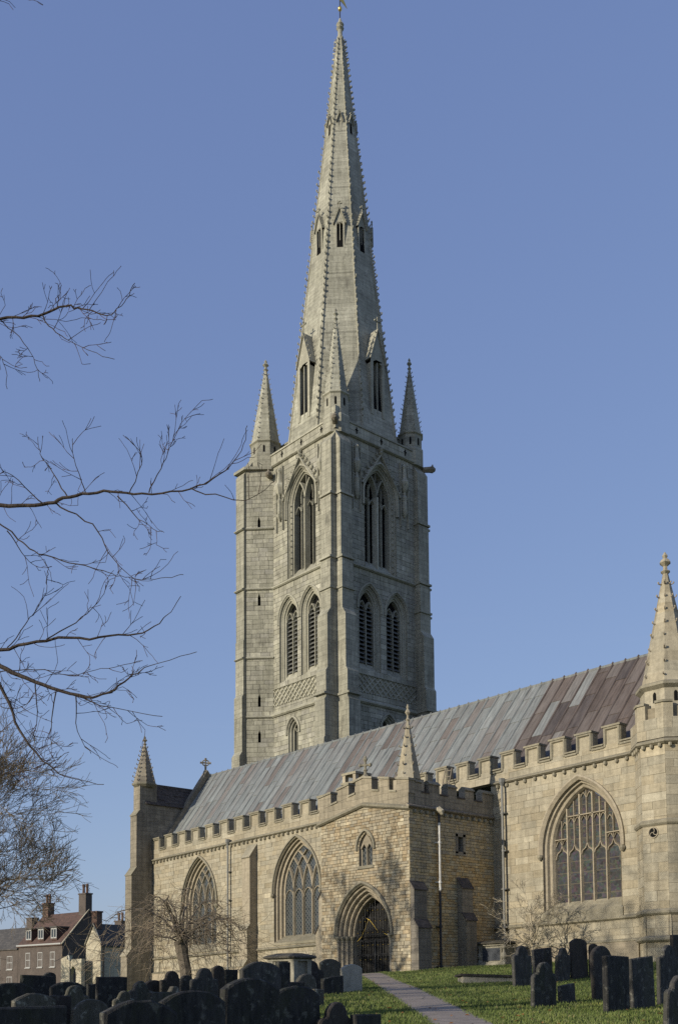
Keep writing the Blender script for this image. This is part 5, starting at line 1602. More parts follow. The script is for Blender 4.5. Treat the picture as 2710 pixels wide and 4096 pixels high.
HS = [
 (20.91, -25.00, 0.74, 0.89, 'seg', 'slate', 'black slate headstone with low curved top, front row below the weeping tree'),
 (20.28, -23.89, 0.74, 0.94, 'seg', 'slate', 'black slate headstone with low curved top, beside the tallest front-row stone'),
 (19.90, -22.80, 0.78, 1.04, 'seg', 'slate', 'broad black headstone with gently curved top, tallest of the front row'),
 (19.05, -21.34, 0.76, 0.86, 'seg', 'slate', 'black headstone with curved top, front row, next to the small shouldered stone'),
 (21.22, -26.46, 0.77, 0.91, 'rect', 'slate', 'black square-topped slate headstone in the bottom left corner'),
 (15.35, -23.61, 0.60, 0.76, 'seg', 'lichen_stone', 'pale lichen-covered headstone with curved top at the far left'),
 (10.70, -20.57, 0.55, 0.87, 'ogee', 'lichen_stone', 'small grey headstone with a shaped shouldered top below the stone cottage'),
 (14.21, -22.64, 0.30, 0.69, 'rect', 'slate_brown', 'narrow upright stub of a headstone between two lichened stones'),
 (14.57, -22.23, 0.57, 0.61, 'round', 'lichen_stone', 'low rounded headstone blotched with white lichen'),
 (5.52, -17.39, 0.34, 0.93, 'rect', 'slate', 'small low black block-shaped headstone below the cottage gable'),
 (6.72, -17.53, 0.75, 1.08, 'rect', 'slate', 'wide black square-topped headstone below the cottage roof'),
 (12.26, -20.31, 0.39, 0.68, 'ogee', 'lichen_stone', 'small shouldered lichened headstone behind the front row, below the corner buttress'),
 (8.97, -17.99, 0.57, 0.87, 'ogee', 'slate_grey', 'black shouldered headstone below the drooping tips of the weeping tree'),
 (4.82, -15.14, 0.46, 0.85, 'seg', 'slate_brown', 'low grey-brown headstone just left of the weeping trunk foot'),
 (5.16, -14.76, 0.62, 1.05, 'ogee', 'slate_brown', 'dark headstone with a high rounded head just left of the weeping trunk'),
 (6.28, -14.99, 0.31, 0.89, 'round', 'slate', 'narrow round-topped dark headstone directly below the weeping trunk'),
 (8.28, -15.74, 0.70, 1.02, 'ogee', 'slate_grey', 'large black shouldered headstone to the right of the weeping trunk'),
 (5.21, -13.18, 0.36, 1.01, 'round', 'slate_brown', 'slim round-headed dark stone below the aisle drainpipe'),
 (4.61, -12.34, 0.41, 0.84, 'rect', 'slate', 'small square-topped black stone below the aisle buttress'),
 (14.47, -20.81, 0.36, 0.66, 'rect', 'slate_grey', 'small square dark headstone peeping over the front row'),
 (13.78, -20.09, 0.27, 0.73, 'ogee', 'lichen_stone', 'thin shaped headstone with a sunlit edge behind the front row'),
 (9.84, -21.56, 0.85, 0.99, 'seg', 'slate', 'broad black headstone with curved top at the left edge, below the brick house'),
 (6.39, -19.43, 0.70, 1.21, 'rect', 'slate', 'wide flat-topped black headstone below the white sash windows'),
 (2.89, -17.36, 0.30, 1.24, 'round', 'slate', 'small pointed-round black headstone below the brick house corner'),
 (7.83, -19.30, 0.73, 1.01, 'seg', 'slate', 'low black curved headstone left of the pale cottage gable foot'),
 (13.27, -17.62, 0.86, 1.09, 'seg', 'slate_grey', 'very wide black headstone in front of the lidded tomb'),
 (12.77, -16.67, 0.26, 1.05, 'rect', 'slate', 'narrow black slab standing against the very wide headstone'),
 (7.10, -11.17, 0.67, 0.89, 'ogee', 'slate_brown', 'dark shouldered headstone at the right end of the lidded tomb'),
 (5.10, -8.79, 0.72, 0.88, 'seg', 'lichen_stone', 'grey-brown curved headstone standing in front of the left portal shafts'),
 (8.86, -11.90, 0.58, 0.51, 'slant', 'slate', 'low leaning black slab left of the pale pitted headstone'),
 (8.25, -10.65, 0.62, 0.79, 'seg', 'pale_stone', 'pale pitted headstone catching the sun beside the porch path'),
 (11.54, -15.04, 0.52, 0.71, 'round', 'lichen_stone', 'round lichened headstone below the shouldered stone by the lidded tomb'),
 (12.11, -15.91, 0.57, 0.57, 'rect', 'slate', 'low black slab below the lidded tomb'),
 (12.59, -15.53, 0.24, 0.40, 'rect', 'lichen_stone', 'small lichened stub on the grass behind the front row'),
 (19.20, -20.72, 0.59, 0.60, 'ogee', 'slate_brown', 'short shouldered headstone at the bottom edge, left of the path'),
 (19.27, -20.18, 0.47, 0.41, 'rect', 'slate', 'low square slab touching the short shouldered stone at the bottom edge'),
 (9.83, -4.88, 0.74, 1.27, 'ogee', 'slate_grey', 'tall shouldered slate headstone beside the flat ledger tomb'),
 (8.27, -1.87, 0.86, 1.07, 'slant', 'slate_grey', 'wide headstone with slanting top below the small bare tree'),
 (9.43, -2.33, 0.62, 1.09, 'ogee', 'slate_grey', 'shouldered slate headstone between the slanting stone and the tall smooth one'),
 (9.48, -1.46, 0.68, 1.35, 'seg', 'slate_brown', 'tall smooth brown slate headstone below the great window'),
 (9.63, -0.86, 0.37, 1.13, 'round', 'slate_brown', 'narrow round-headed stone just behind the tall smooth brown one'),
 (15.68, -9.02, 0.71, 1.31, 'round', 'slate_brown', 'large round-topped slate headstone left of the square-topped pair'),
 (16.35, -12.21, 0.68, 0.99, 'ogee', 'slate_grey', 'mossy shouldered headstone nearest the right side of the path'),
 (15.93, -10.80, 0.46, 0.46, 'slant', 'slate_grey', 'small low leaning stone on the grass right of the mossy shouldered one'),
 (18.36, -12.40, 0.67, 1.14, 'rect', 'slate', 'tall square-topped slate headstone with sunlit left edge'),
 (18.24, -11.26, 0.63, 1.12, 'slant', 'slate_grey', 'tall slate headstone with slightly slanting top touching the square-topped one'),
 (18.01, -9.88, 0.70, 1.34, 'ogee', 'slate_grey', 'big shouldered slate headstone at the right edge'),
 (21.39, -15.15, 0.60, 0.88, 'ogee', 'slate_grey', 'grey shouldered headstone in the bottom right corner'),
 (16.36, -6.66, 0.62, 1.56, 'rect', 'slate_brown', 'tall square stone rising behind the shouldered one at the right edge'),
]
for i, (x, y, w, h, sh_, mt_, lab) in enumerate(HS):
    headstone(x, y, w * 1.2, h, sh_, mt_, lab, rot=rng.uniform(-6, 6), tx=rng.uniform(-1.5, 1.5), ty=rng.uniform(-3, 3), t=rng.uniform(0.1, 0.14))

# ------------------------------------------------------------------ tombs
M['tomb'] = stone_mat('tomb_limestone', [(0.36, 0.33, 0.26), (0.42, 0.39, 0.31)], 0.5, (0.2, 0.19, 0.15), lich=0.5)
M['tomb_dark'] = stone_mat('tomb_lid_stone', [(0.11, 0.1, 0.08), (0.14, 0.13, 0.1)], 0.6, (0.06, 0.055, 0.045), lich=0.5)
M['blue_slate'] = plain_mat('blue_slate_panel', (0.05, 0.057, 0.07), 0.6, var=0.35, scale=4)
def chest_tomb(name, x, y, w, d, h, rot, label, panel, balusters):
    z0 = ground_z(x, y)
    root = tag(empty(name, (x, y, z0)), label, 'tomb', 'stone tombs in the churchyard')
    root.rotation_euler = (0, 0, R(rot))
    def add(nm, mb, mt_): return mb.build(nm, mt_, root)
    b = MB(); b.box(-w / 2 - 0.12, w / 2 + 0.12, -d / 2 - 0.12, d / 2 + 0.12, -0.4, 0.12); b.prism([(-w / 2 - 0.08, -d / 2 - 0.08, 0.12), (w / 2 + 0.08, -d / 2 - 0.08, 0.12), (w / 2 + 0.08, d / 2 + 0.08, 0.12), (-w / 2 - 0.08, d / 2 + 0.08, 0.12)], (0, 0, 0.07)); add('base', b, 'tomb')
    b = MB(); b.box(-w / 2 + 0.06, w / 2 - 0.06, -d / 2 + 0.06, d / 2 - 0.06, 0.15, h - 0.16); add('chest', b, 'tomb')
    for sx_ in (-1, 1):
        for sy_ in (-1, 1):
            b = MB()
            cx_, cy_ = sx_ * (w / 2 - 0.07), sy_ * (d / 2 - 0.05)
            if balusters: b.lathe((cx_, cy_), [(0.11, 0.18), (0.11, 0.26), (0.07, 0.3), (0.13, 0.42), (0.12, 0.5), (0.06, 0.62), (0.05, h - 0.35), (0.09, h - 0.28), (0.09, h - 0.18)], 8)
            else: b.box(cx_ - 0.1, cx_ + 0.1, cy_ - 0.08, cy_ + 0.08, 0.16, h - 0.18)
            add('baluster' if balusters else 'corner_pier', b, 'tomb')
    for s in (-1, 1):
        b = MB(); b.box(-w / 2 + 0.22, w / 2 - 0.22, s * (d / 2 - 0.07), s * (d / 2 - 0.025), 0.26, h - 0.28); add('panel', b, panel)
        for (a0_, a1_, c0_, c1_) in ((-w / 2 + 0.16, -w / 2 + 0.24, 0.2, h - 0.2), (w / 2 - 0.24, w / 2 - 0.16, 0.2, h - 0.2)):
            f = MB(); f.box(a0_, a1_, s * (d / 2 - 0.08), s * (d / 2 - 0.0), c0_, c1_)
            add('panel_frame', f, 'tomb')
    b = MB(); b.box(-w / 2 - 0.04, w / 2 + 0.04, -d / 2 - 0.04, d / 2 + 0.04, h - 0.18, h - 0.12); add('cornice', b, 'tomb')
    b = MB(); e = 0.14
    b.grid([[(sx_ * (w / 2 + q), sy_ * (d / 2 + q), z) for sx_, sy_ in ((-1, -1), (1, -1), (1, 1), (-1, 1))] for q, z in ((e - 0.06, h - 0.12), (e, h - 0.09), (e, h - 0.05), (e - 0.08, h - 0.01), (e - 0.3, h + 0.05))], True)
    b.face([(sx_ * (w / 2 + e - 0.3), sy_ * (d / 2 + e - 0.3), h + 0.05) for sx_, sy_ in ((-1, -1), (1, -1), (1, 1), (-1, 1))]); add('lid', b, 'tomb_dark')
    return root
chest_tomb('chest_tomb', 1.05, 4.2, 1.5, 0.75, 1.08, 0, 'chest tomb with blue slate panel and balusters in the porch corner', 'blue_slate', True)
chest_tomb('chest_tomb', 7.1, -12.0, 1.0, 0.65, 1.1, 6, 'chest tomb with wide overhanging lid left of the porch door', 'tomb', False)
lz = ground_z(7.2, -3.5)
lr = tag(empty('ledger_tomb', (7.2, -3.5, lz)), 'low flat ledger slab lying on a stone kerb in the grass', 'tomb', 'stone tombs in the churchyard')
lr.rotation_euler = (R(-2.5), R(2), R(55))
b = MB(); b.box(-0.95, 0.95, -0.42, 0.42, -0.3, 0.15); b.build('kerb', 'tomb', lr)
b = MB(); b.box(-1.05, 1.05, -0.5, 0.5, 0.15, 0.22); b.build('slab', 'slate_brown', lr)
# ================================================================== TREES
def bark_mat(name, a, b_):
    mt, nt, b = mat_new(name)
    geo = N(nt, 'ShaderNodeNewGeometry'); pos = geo.outputs['Position']
    L(nt, ramp(nt, [(0.3, a), (0.7, b_)], noise(nt, pos, 6, 5, 0.7)), b.inputs['Base Color'])
    b.inputs['Roughness'].default_value = 0.9; b.inputs['Specular IOR Level'].default_value = 0.1
    bump(nt, b, noise(nt, stretch(nt, pos, (3, 3, 0.7)), 8, 4, 0.7), 0.7, 0.04)
    return mt
M['bark'] = bark_mat('dark_bark', (0.035, 0.028, 0.025), (0.075, 0.06, 0.05))
M['bark_pale'] = bark_mat('pale_bark', (0.3, 0.26, 0.19), (0.42, 0.36, 0.26))
M['twig'] = bark_mat('reddish_twig', (0.045, 0.03, 0.028), (0.09, 0.055, 0.05))
M['twig_tan'] = bark_mat('tan_twig', (0.15, 0.118, 0.085), (0.26, 0.21, 0.15))
M['dead_leaves'] = plain_mat('clinging_leaf', (0.1, 0.075, 0.03), 0.8, var=0.6, scale=2, bmp=0)

def wander(rg_, p, d, length, n, wob, bias=Vector((0, 0, 0))):
    pts = [Vector(p)]
    d = Vector(d).normalized()
    for i in range(n):
        d = (d + Vector((rg_.gauss(0, wob), rg_.gauss(0, wob), rg_.gauss(0, wob))) + bias).normalized()
        pts.append(pts[-1] + d * (length / n))
    return pts, d

def grow(rg_, mb_thick, mb_thin, p, d, length, rad, depth, spread=0.75, bias=Vector((0, 0, 0.03)), wob=0.12, kids=(3, 5), shrink=0.62, leaf=None, minrad=0.004, thin_at=0.03):
    n = max(3, min(8, int(length / 0.35) + 2))
    pts, dend = wander(rg_, p, d, length, n, wob, bias)
    rads = [max(minrad, rad * (1 - 0.72 * i / n)) for i in range(n + 1)]
    mb = mb_thick if rad > thin_at else mb_thin
    mb.tube(pts, rads, 6 if rad > 0.1 else (4 if rad > thin_at else 3), cap=False, tone=(0.5, 0.5, 0.5))
    if leaf is not None and depth <= 1:
        for q in pts[1:]:
            if rg_.random() < leaf[1]: leaf[0](q)
    if depth == 0: return
    k = rg_.randint(*kids)
    for i in range(k):
        t = rg_.uniform(0.3, 1.0) if i else 1.0
        j = min(n - 1, int(t * n))
        q = pts[j].lerp(pts[j + 1], t * n - j) if j + 1 <= n else pts[-1]
        dd = (pts[min(n, j + 1)] - pts[j]).normalized() if j < n else dend
        ax_ = Vector((rg_.gauss(0, 1), rg_.gauss(0, 1), rg_.gauss(0, 1))).normalized()
        nd = (dd + ax_ * spread * rg_.uniform(0.6, 1.25)).normalized()
        grow(rg_, mb_thick, mb_thin, q, nd, length * shrink * rg_.uniform(0.7, 1.2), max(minrad, rad * (1 - 0.72 * t) * 0.8), depth - 1, spread, bias, wob, kids, shrink, leaf, minrad, thin_at)

def finish_tree(root, tk, tn, bark, twig, lf=None):
    for nm, mb, mt_ in (('trunk', tk, bark), ('crown', tn, twig), ('clinging_leaves', lf, 'dead_leaves')):
        if mb is None or not mb.v: continue
        inv = Matrix.Translation(root.location).inverted()
        o = mb.build(nm, mt_); o.parent = root; o.matrix_parent_inverse = inv
        if nm != 'trunk': o['kind'] = 'stuff'

# --- weeping tree by the aisle
rg_ = random.Random(3)
wx, wy = -11.56, -3.5
wz = ground_z(wx, wy)
wt = tag(empty('weeping_tree', (wx, wy, wz)), 'small bare weeping tree with a knotted head before the aisle wall', 'tree')
tk, tn = MB(), MB()
hd_ = Vector((wx - 0.25, wy - 0.15, wz + 2.45))
tk.tube([(wx, wy, wz - 0.3), (wx + 0.03, wy, wz + 0.5), (wx - 0.05, wy, wz + 1.1), (wx - 0.18, wy - 0.08, wz + 1.75), hd_], [0.36, 0.29, 0.27, 0.28, 0.34], 9)
for i in range(26):
    a = i * 2.4 + rg_.uniform(-.2, .2)
    out = rg_.uniform(1.4, 3.9)
    rise = rg_.uniform(0.35, 2.3) * (1.0 if out < 3.4 else 0.75)
    drop = rise + rg_.uniform(0.3, 1.9)
    p0 = hd_ + Vector((rg_.uniform(-.2, .2), rg_.uniform(-.2, .2), rg_.uniform(-.25, .5)))
    dr_ = Vector((math.cos(a), math.sin(a), 0))
    pts = []
    for k in range(13):
        t = k / 12
        if t < 0.45: s = t / 0.45; q = p0 + dr_ * out * 0.62 * s + Vector((0, 0, rise * math.sin(s * PI / 2)))
        else: s = (t - 0.45) / 0.55; q = p0 + dr_ * out * (0.62 + 0.38 * math.sin(s * PI / 2)) + Vector((0, 0, rise - drop * s * s))
        q = q + Vector((rg_.gauss(0, .07), rg_.gauss(0, .07), rg_.gauss(0, .06)))
        q.z = max(q.z, wz + 0.25)
        pts.append(q)
    tk.tube(pts, [max(0.007, 0.045 * (1 - t / 12) ** 0.9) for t in range(13)], 5, cap=False)
    for k in range(3, 13):
        for _ in range(3):
            q = pts[k] + Vector((rg_.gauss(0, .05), rg_.gauss(0, .05), 0))
            ln2 = rg_.uniform(0.6, 2.3)
            d0 = (dr_ * rg_.uniform(-0.2, 0.9) + Vector((rg_.gauss(0, .6), rg_.gauss(0, .6), rg_.uniform(-0.2, 0.5)))).normalized()
            pp, _d = wander(rg_, q, d0, ln2, 6, 0.2, Vector((0, 0, -0.3 if rg_.random() < 0.7 else -0.02)))
            pp = [Vector((v.x, v.y, max(v.z, wz + 0.12))) for v in pp]
            tn.tube(pp, [0.013, 0.011, 0.01, 0.009, 0.008, 0.007, 0.006], 3, cap=False)
M['weep_bark'] = bark_mat('grey_brown_bark', (0.1, 0.085, 0.068), (0.19, 0.16, 0.125))
finish_tree(wt, tk, tn, 'weep_bark', 'twig_tan')

# --- small bare tree against the aisle, right of the porch
rg_ = random.Random(14)
sx_, sy_ = 3.75, 3.3
sz_ = ground_z(sx_, sy_)
st_ = tag(empty('bare_tree', (sx_, sy_, sz_)), 'small pale bare tree in front of the great window', 'tree')
tk, tn = MB(), MB()
base = Vector((sx_, sy_, sz_ - 0.2))
tk.tube([base, base + Vector((0.02, 0, 0.7)), base + Vector((-0.05, 0, 1.35))], [0.13, 0.1, 0.09], 7)
for a, el, l_ in ((0.3, 0.5, 1.6), (2.6, 0.75, 1.5), (3.4, 0.2, 1.5), (1.4, 1.1, 1.7), (5.2, 0.6, 1.3), (0.0, 0.9, 1.5), (3.0, 1.2, 1.6), (4.2, 0.1, 1.2), (2.9, -0.1, 1.5), (0.6, 0.1, 1.2)):
    d = Vector((math.cos(a) * math.cos(el), math.sin(a) * math.cos(el), math.sin(el)))
    grow(rg_, tk, tn, base + Vector((-0.02, 0, rg_.uniform(0.7, 1.4))), d, l_ * 0.72, 0.05, 4, 0.8, Vector((0, 0, 0.03)), 0.18, (3, 4), 0.62, minrad=0.006, thin_at=0.02)
finish_tree(st_, tk, tn, 'bark_pale', 'bark_pale')

# --- big bare tree far behind the houses, and a lower leafy one
def far_tree(x, y, h, label, seed, leafy, spread, ang0=None):
    rg2 = random.Random(seed)
    z = ground_z(x, y)
    rt2 = tag(empty('bare_tree', (x, y, z)), label, 'tree', 'bare trees beyond the churchyard')
    tk, tn, lv = MB(), MB(), MB()
    def leaf(q):
        for _ in range(2):
            p = q + Vector((rg2.gauss(0, .12), rg2.gauss(0, .12), rg2.gauss(0, .12))); s = rg2.uniform(0.03, 0.06)
            a = rg2.random() * 6.3
            lv.face([p + Vector((math.cos(a) * s, math.sin(a) * s, 0)), p + Vector((0, 0, s)), p - Vector((math.cos(a) * s, math.sin(a) * s, 0)), p - Vector((0, 0, s * 0.8))])
    b0 = Vector((x, y, z - 0.3))
    top = b0 + Vector((rg2.uniform(-.5, .5), rg2.uniform(-.5, .5), h * 0.3))
    tk.tube([b0, b0.lerp(top, 0.5) + Vector((0.1, 0, 0)), top], [h * 0.032, h * 0.024, h * 0.02], 8)
    for i in range(17 if h > 15 else 13):
        a = i * 2.4 + rg2.uniform(-.3, .3)
        el = rg2.uniform(0.15, 1.35)
        d = Vector((math.cos(a) * math.cos(el) * spread, math.sin(a) * math.cos(el) * spread, math.sin(el)))
        grow(rg2, tk, tn, b0.lerp(top, rg2.uniform(0.7, 1.0)), d, h * 0.27 * (1.0 + 0.25 * math.sin(el)), h * (0.0105 if not leafy or leafy < 0.1 else 0.006), 6, 0.62, Vector((0, 0, 0.015)), 0.1, (2, 4), 0.72, (leaf, leafy) if leafy else None, minrad=0.017 if h > 15 else 0.008, thin_at=0.035)
    finish_tree(rt2, tk, tn, 'bark', 'twig_tan' if not leafy else 'bark', lv if leafy else None)
far_tree(-58.6, 0.2, 23.0, 'tall bare tree rising behind the brick house at the left', 5, 0.0, 1.0)
far_tree(-36.5, -9.2, 8.0, 'low spreading tree with clinging brown leaves in front of the brick house', 8, 0.12, 1.35)

# --- the near tree at the left: its trunk stands beside the view, its boughs reach in
NEAR = [
    (0, 0.03, [(17.36, -25.72, 8.52), (17.84, -25.39, 8.49), (18.32, -25.06, 8.45), (18.67, -24.86, 8.47), (18.95, -24.76, 8.34), (19.29, -24.59, 8.16), (19.56, -24.5, 8.22), (19.78, -24.46, 8.38)]),
    (1, 0.015, [(18.44, -25.08, 8.38), (18.7, -24.99, 8.04), (19.04, -24.8, 7.75), (19.44, -24.55, 7.51)]),
    (1, 0.012, [(17.8, -25.37, 8.5), (18.07, -25.15, 8.16), (18.25, -25.05, 7.76), (18.34, -25.04, 7.53)]),
    (1, 0.01, [(17.63, -25.41, 8.21), (17.7, -25.26, 8.0), (17.68, -25.2, 7.66)]),
    (0, 0.042, [(16.75, -25.51, 6.34), (17.28, -25.11, 6.2), (17.81, -24.73, 6.14), (18.18, -24.53, 6.18), (18.61, -24.24, 6.18), (19.08, -23.93, 6.08), (19.62, -23.53, 6.07), (20.04, -23.27, 6.23), (20.3, -23.19, 6.44), (20.46, -23.22, 6.68)]),
    (1, 0.015, [(17.82, -24.73, 6.14), (17.64, -25.09, 6.5), (17.59, -25.31, 6.57)]),
    (1, 0.015, [(18.13, -24.53, 6.19), (17.87, -24.63, 6.63), (17.64, -24.69, 6.94), (17.48, -24.66, 7.26)]),
    (1, 0.012, [(18.39, -24.38, 6.17), (18.37, -24.56, 6.63), (18.45, -24.62, 6.85)]),
    (1, 0.014, [(19.12, -23.85, 6.1), (19.16, -23.65, 6.56), (19.15, -23.51, 6.92), (19.14, -23.37, 7.18)]),
    (1, 0.013, [(18.86, -23.99, 6.14), (19.06, -23.92, 6.58), (19.0, -24.14, 6.82)]),
    (1, 0.014, [(19.65, -23.55, 6.05), (20.13, -23.2, 5.84), (20.42, -23.07, 5.81), (20.69, -22.96, 5.94)]),
    (1, 0.018, [(17.94, -24.6, 6.15), (18.38, -24.28, 5.79), (18.67, -24.14, 5.28), (18.97, -23.98, 4.94), (19.13, -23.99, 4.72)]),
    (1, 0.014, [(18.75, -24.12, 6.12), (19.07, -23.91, 5.69), (19.34, -23.75, 5.51)]),
    (1, 0.02, [(17.18, -25.31, 6.12), (17.59, -24.99, 5.67), (17.88, -24.81, 5.41), (18.32, -24.46, 5.22), (18.68, -24.2, 5.06), (18.96, -24.04, 4.93), (19.31, -23.79, 4.88), (19.59, -23.61, 4.9)]),
    (1, 0.014, [(17.42, -25.04, 5.81), (17.48, -24.82, 5.48), (17.53, -24.61, 5.34)]),
    (0, 0.04, [(17.17, -25.63, 3.99), (17.71, -25.26, 4.02), (18.28, -24.86, 4.11), (18.88, -24.43, 4.08), (19.39, -24.09, 4.09), (19.74, -23.95, 4.23), (20.0, -23.91, 4.42)]),
    (1, 0.016, [(18.35, -24.89, 4.09), (18.58, -24.52, 4.39), (18.68, -24.3, 4.68), (18.68, -24.2, 4.94)]),
    (1, 0.014, [(17.82, -25.19, 4.04), (17.91, -24.93, 4.48), (17.95, -24.74, 4.88), (17.87, -24.68, 5.21)]),
    (0, 0.045, [(17.37, -25.71, 4.16), (17.87, -25.33, 3.77), (18.29, -25.04, 3.5), (18.78, -24.67, 3.29), (19.11, -24.49, 3.26), (19.44, -24.31, 3.43), (19.73, -24.17, 3.55), (20.21, -23.81, 3.68)]),
    (1, 0.016, [(18.79, -24.68, 3.28), (19.14, -24.44, 3.1), (19.68, -23.97, 2.95)]),
    (1, 0.016, [(18.24, -25.01, 3.51), (18.17, -24.94, 3.08), (18.02, -24.96, 2.76)]),
    (1, 0.016, [(18.52, -24.85, 3.37), (18.53, -24.91, 2.9), (18.51, -25.01, 2.61)]),
    (1, 0.014, [(18.78, -24.7, 3.27), (18.75, -24.65, 2.84), (18.82, -24.5, 2.55)]),
    (0, 0.04, [(17.11, -25.55, 3.91), (17.64, -25.22, 3.55), (17.98, -25.1, 2.92), (18.32, -24.98, 2.54), (18.71, -24.81, 2.24), (19.2, -24.52, 2.09)]),
    (1, 0.014, [(17.74, -25.59, 2.27), (18.09, -25.28, 2.31), (18.41, -25.02, 2.38), (18.73, -24.76, 2.55)]),
    (1, 0.014, [(17.67, -25.36, 3.69), (18.07, -25.06, 3.72), (18.57, -24.63, 3.62), (18.96, -24.34, 3.68), (19.34, -24.06, 3.73)]),
    (1, 0.012, [(17.54, -25.36, 3.37), (17.9, -25.09, 3.23), (18.15, -24.97, 3.37)]),
    (0, 0.02, [(17.48, -26.19, 12.63), (18.4, -25.34, 13.0), (18.6, -25.2, 12.85), (18.8, -25.1, 12.72)])]
rg_ = random.Random(9)
nx, ny = 13.8, -29.2
nz_ = ground_z(nx, ny)
nt_ = tag(empty('overhanging_tree', (nx, ny, nz_)), 'near bare tree whose thin boughs reach in from the left edge', 'tree')
tk, tn = MB(), MB()
trunk = [Vector((nx, ny, nz_ - 0.4)), Vector((nx + 0.1, ny, nz_ + 2)), Vector((nx - 0.1, ny + 0.1, nz_ + 4.5)), Vector((nx + 0.1, ny, nz_ + 7)), Vector((nx, ny, nz_ + 9.5)), Vector((nx + 0.2, ny, nz_ + 12.5)), Vector((nx + 0.1, ny, nz_ + 15))]
tk.tube(trunk, [0.5, 0.4, 0.34, 0.28, 0.22, 0.14, 0.06], 9)
def twigs(pts, r_, every, length, depth=2):
    k = 0
    for a, b in zip(pts[:-1], pts[1:]):
        seg = (b - a).length
        m = max(1, int(seg / every))
        for i in range(m):
            if rg_.random() < 0.25: continue
            q = a.lerp(b, (i + rg_.random()) / m)
            dd = (b - a).normalized()
            side = Vector((rg_.gauss(0, 1), rg_.gauss(0, 1), rg_.gauss(0, 1.2))).normalized()
            nd = (dd * 0.7 + side * 0.8).normalized()
            grow(rg_, tk, tn, q, nd, length * rg_.uniform(0.4, 1.25), r_, depth, 0.7, Vector((0, 0, 0.04)), 0.14, (1, 3), 0.55, minrad=0.0035, thin_at=0.02)
def smooth(pts, n=5):
    P = [pts[0]] + pts + [pts[-1]]
    out = []
    for i in range(1, len(P) - 2):
        for k in range(n):
            t = k / n
            a, b, c, d = P[i - 1], P[i], P[i + 1], P[i + 2]
            q = 0.5 * ((2 * b) + (c - a) * t + (2 * a - 5 * b + 4 * c - d) * t * t + (3 * b - a - 3 * c + d) * t ** 3)
            out.append(q + Vector((rg_.gauss(0, .008), rg_.gauss(0, .008), rg_.gauss(0, .01))))
    out.append(pts[-1])
    return out
for kind, r0_, pl in NEAR:
    pts = [Vector(p) for p in pl]
    if kind == 0:
        h0 = max(nz_ + 2.2, min(nz_ + 11.5, pts[0].z - 1.0))
        f_ = (h0 - nz_) / 2.5
        st0 = Vector((nx, ny, h0))
        pts = [st0, st0.lerp(pts[0], 0.5) + Vector((0, 0, 0.25))] + pts
        sm_ = smooth(pts)
        n_ = len(sm_)
        rr_ = [max(0.0045, r0_ * 1.0 * (1 - i / n_) ** 1.05) for i in range(n_)]
    else:
        sm_ = smooth(pts)
        n_ = len(sm_)
        rr_ = [max(0.004, r0_ * 0.62 * (1 - i / n_)) for i in range(n_)]
    tk.tube(sm_, rr_, 6, cap=False)
    twigs(sm_[n_ // 4:int(n_ * 0.88)], 0.0055, 0.55, 0.34, 1 if rg_.random() < 0.6 else 2)
for i in range(26):     # the rest of the crown, beyond the frame
    a = R(rg_.uniform(60, 330)); el = rg_.uniform(0.0, 1.1)
    hgt = rg_.uniform(3.0, 14)
    d = Vector((math.cos(a) * math.cos(el), math.sin(a) * math.cos(el), math.sin(el)))
    if d.dot(r0) > -0.35: continue
    grow(rg_, tk, tn, Vector((nx, ny, nz_ + hgt)), d, 3.6 * (1.2 - hgt / 20), 0.09, 3, 0.7, Vector((0, 0, 0.03)), 0.12, (3, 4), 0.62, minrad=0.005)
finish_tree(nt_, tk, tn, 'bark', 'twig')

# --- bare trees on the south edge, left of the view: their shadows dapple the porch and the grass
def south_tree(ex, ey, h, seed, label):
    far = random.Random(seed)
    ez = ground_z(ex, ey)
    et = tag(empty('bare_tree', (ex, ey, ez)), label, 'tree', 'bare trees beyond the churchyard')
    tk, tn = MB(), MB()
    tk.tube([(ex, ey, ez - 0.3), (ex + 0.1, ey, ez + h * 0.25), (ex, ey, ez + h * 0.5), (ex + 0.3, ey, ez + h * 0.8)], [0.42, 0.34, 0.27, 0.13], 8)
    for i in range(20):
        a = i * 2.4; el = far.uniform(0.1, 1.2)
        d = Vector((math.cos(a) * math.cos(el), math.sin(a) * math.cos(el), math.sin(el)))
        grow(far, tk, tn, Vector((ex, ey, ez + far.uniform(0.25, 0.8) * h)), d, h * 0.25, 0.13, 4, 0.7, Vector((0, 0, 0.03)), 0.12, (2, 4), 0.66, minrad=0.016)
    finish_tree(et, tk, tn, 'bark', 'twig')
south_tree(-4.0, -24.0, 11.0, 2, 'bare tree south of the porch, left of the view, shading its front')
south_tree(5.5, -38.0, 15.0, 6, 'bare tree south of the path, left of the view, shading the grass')

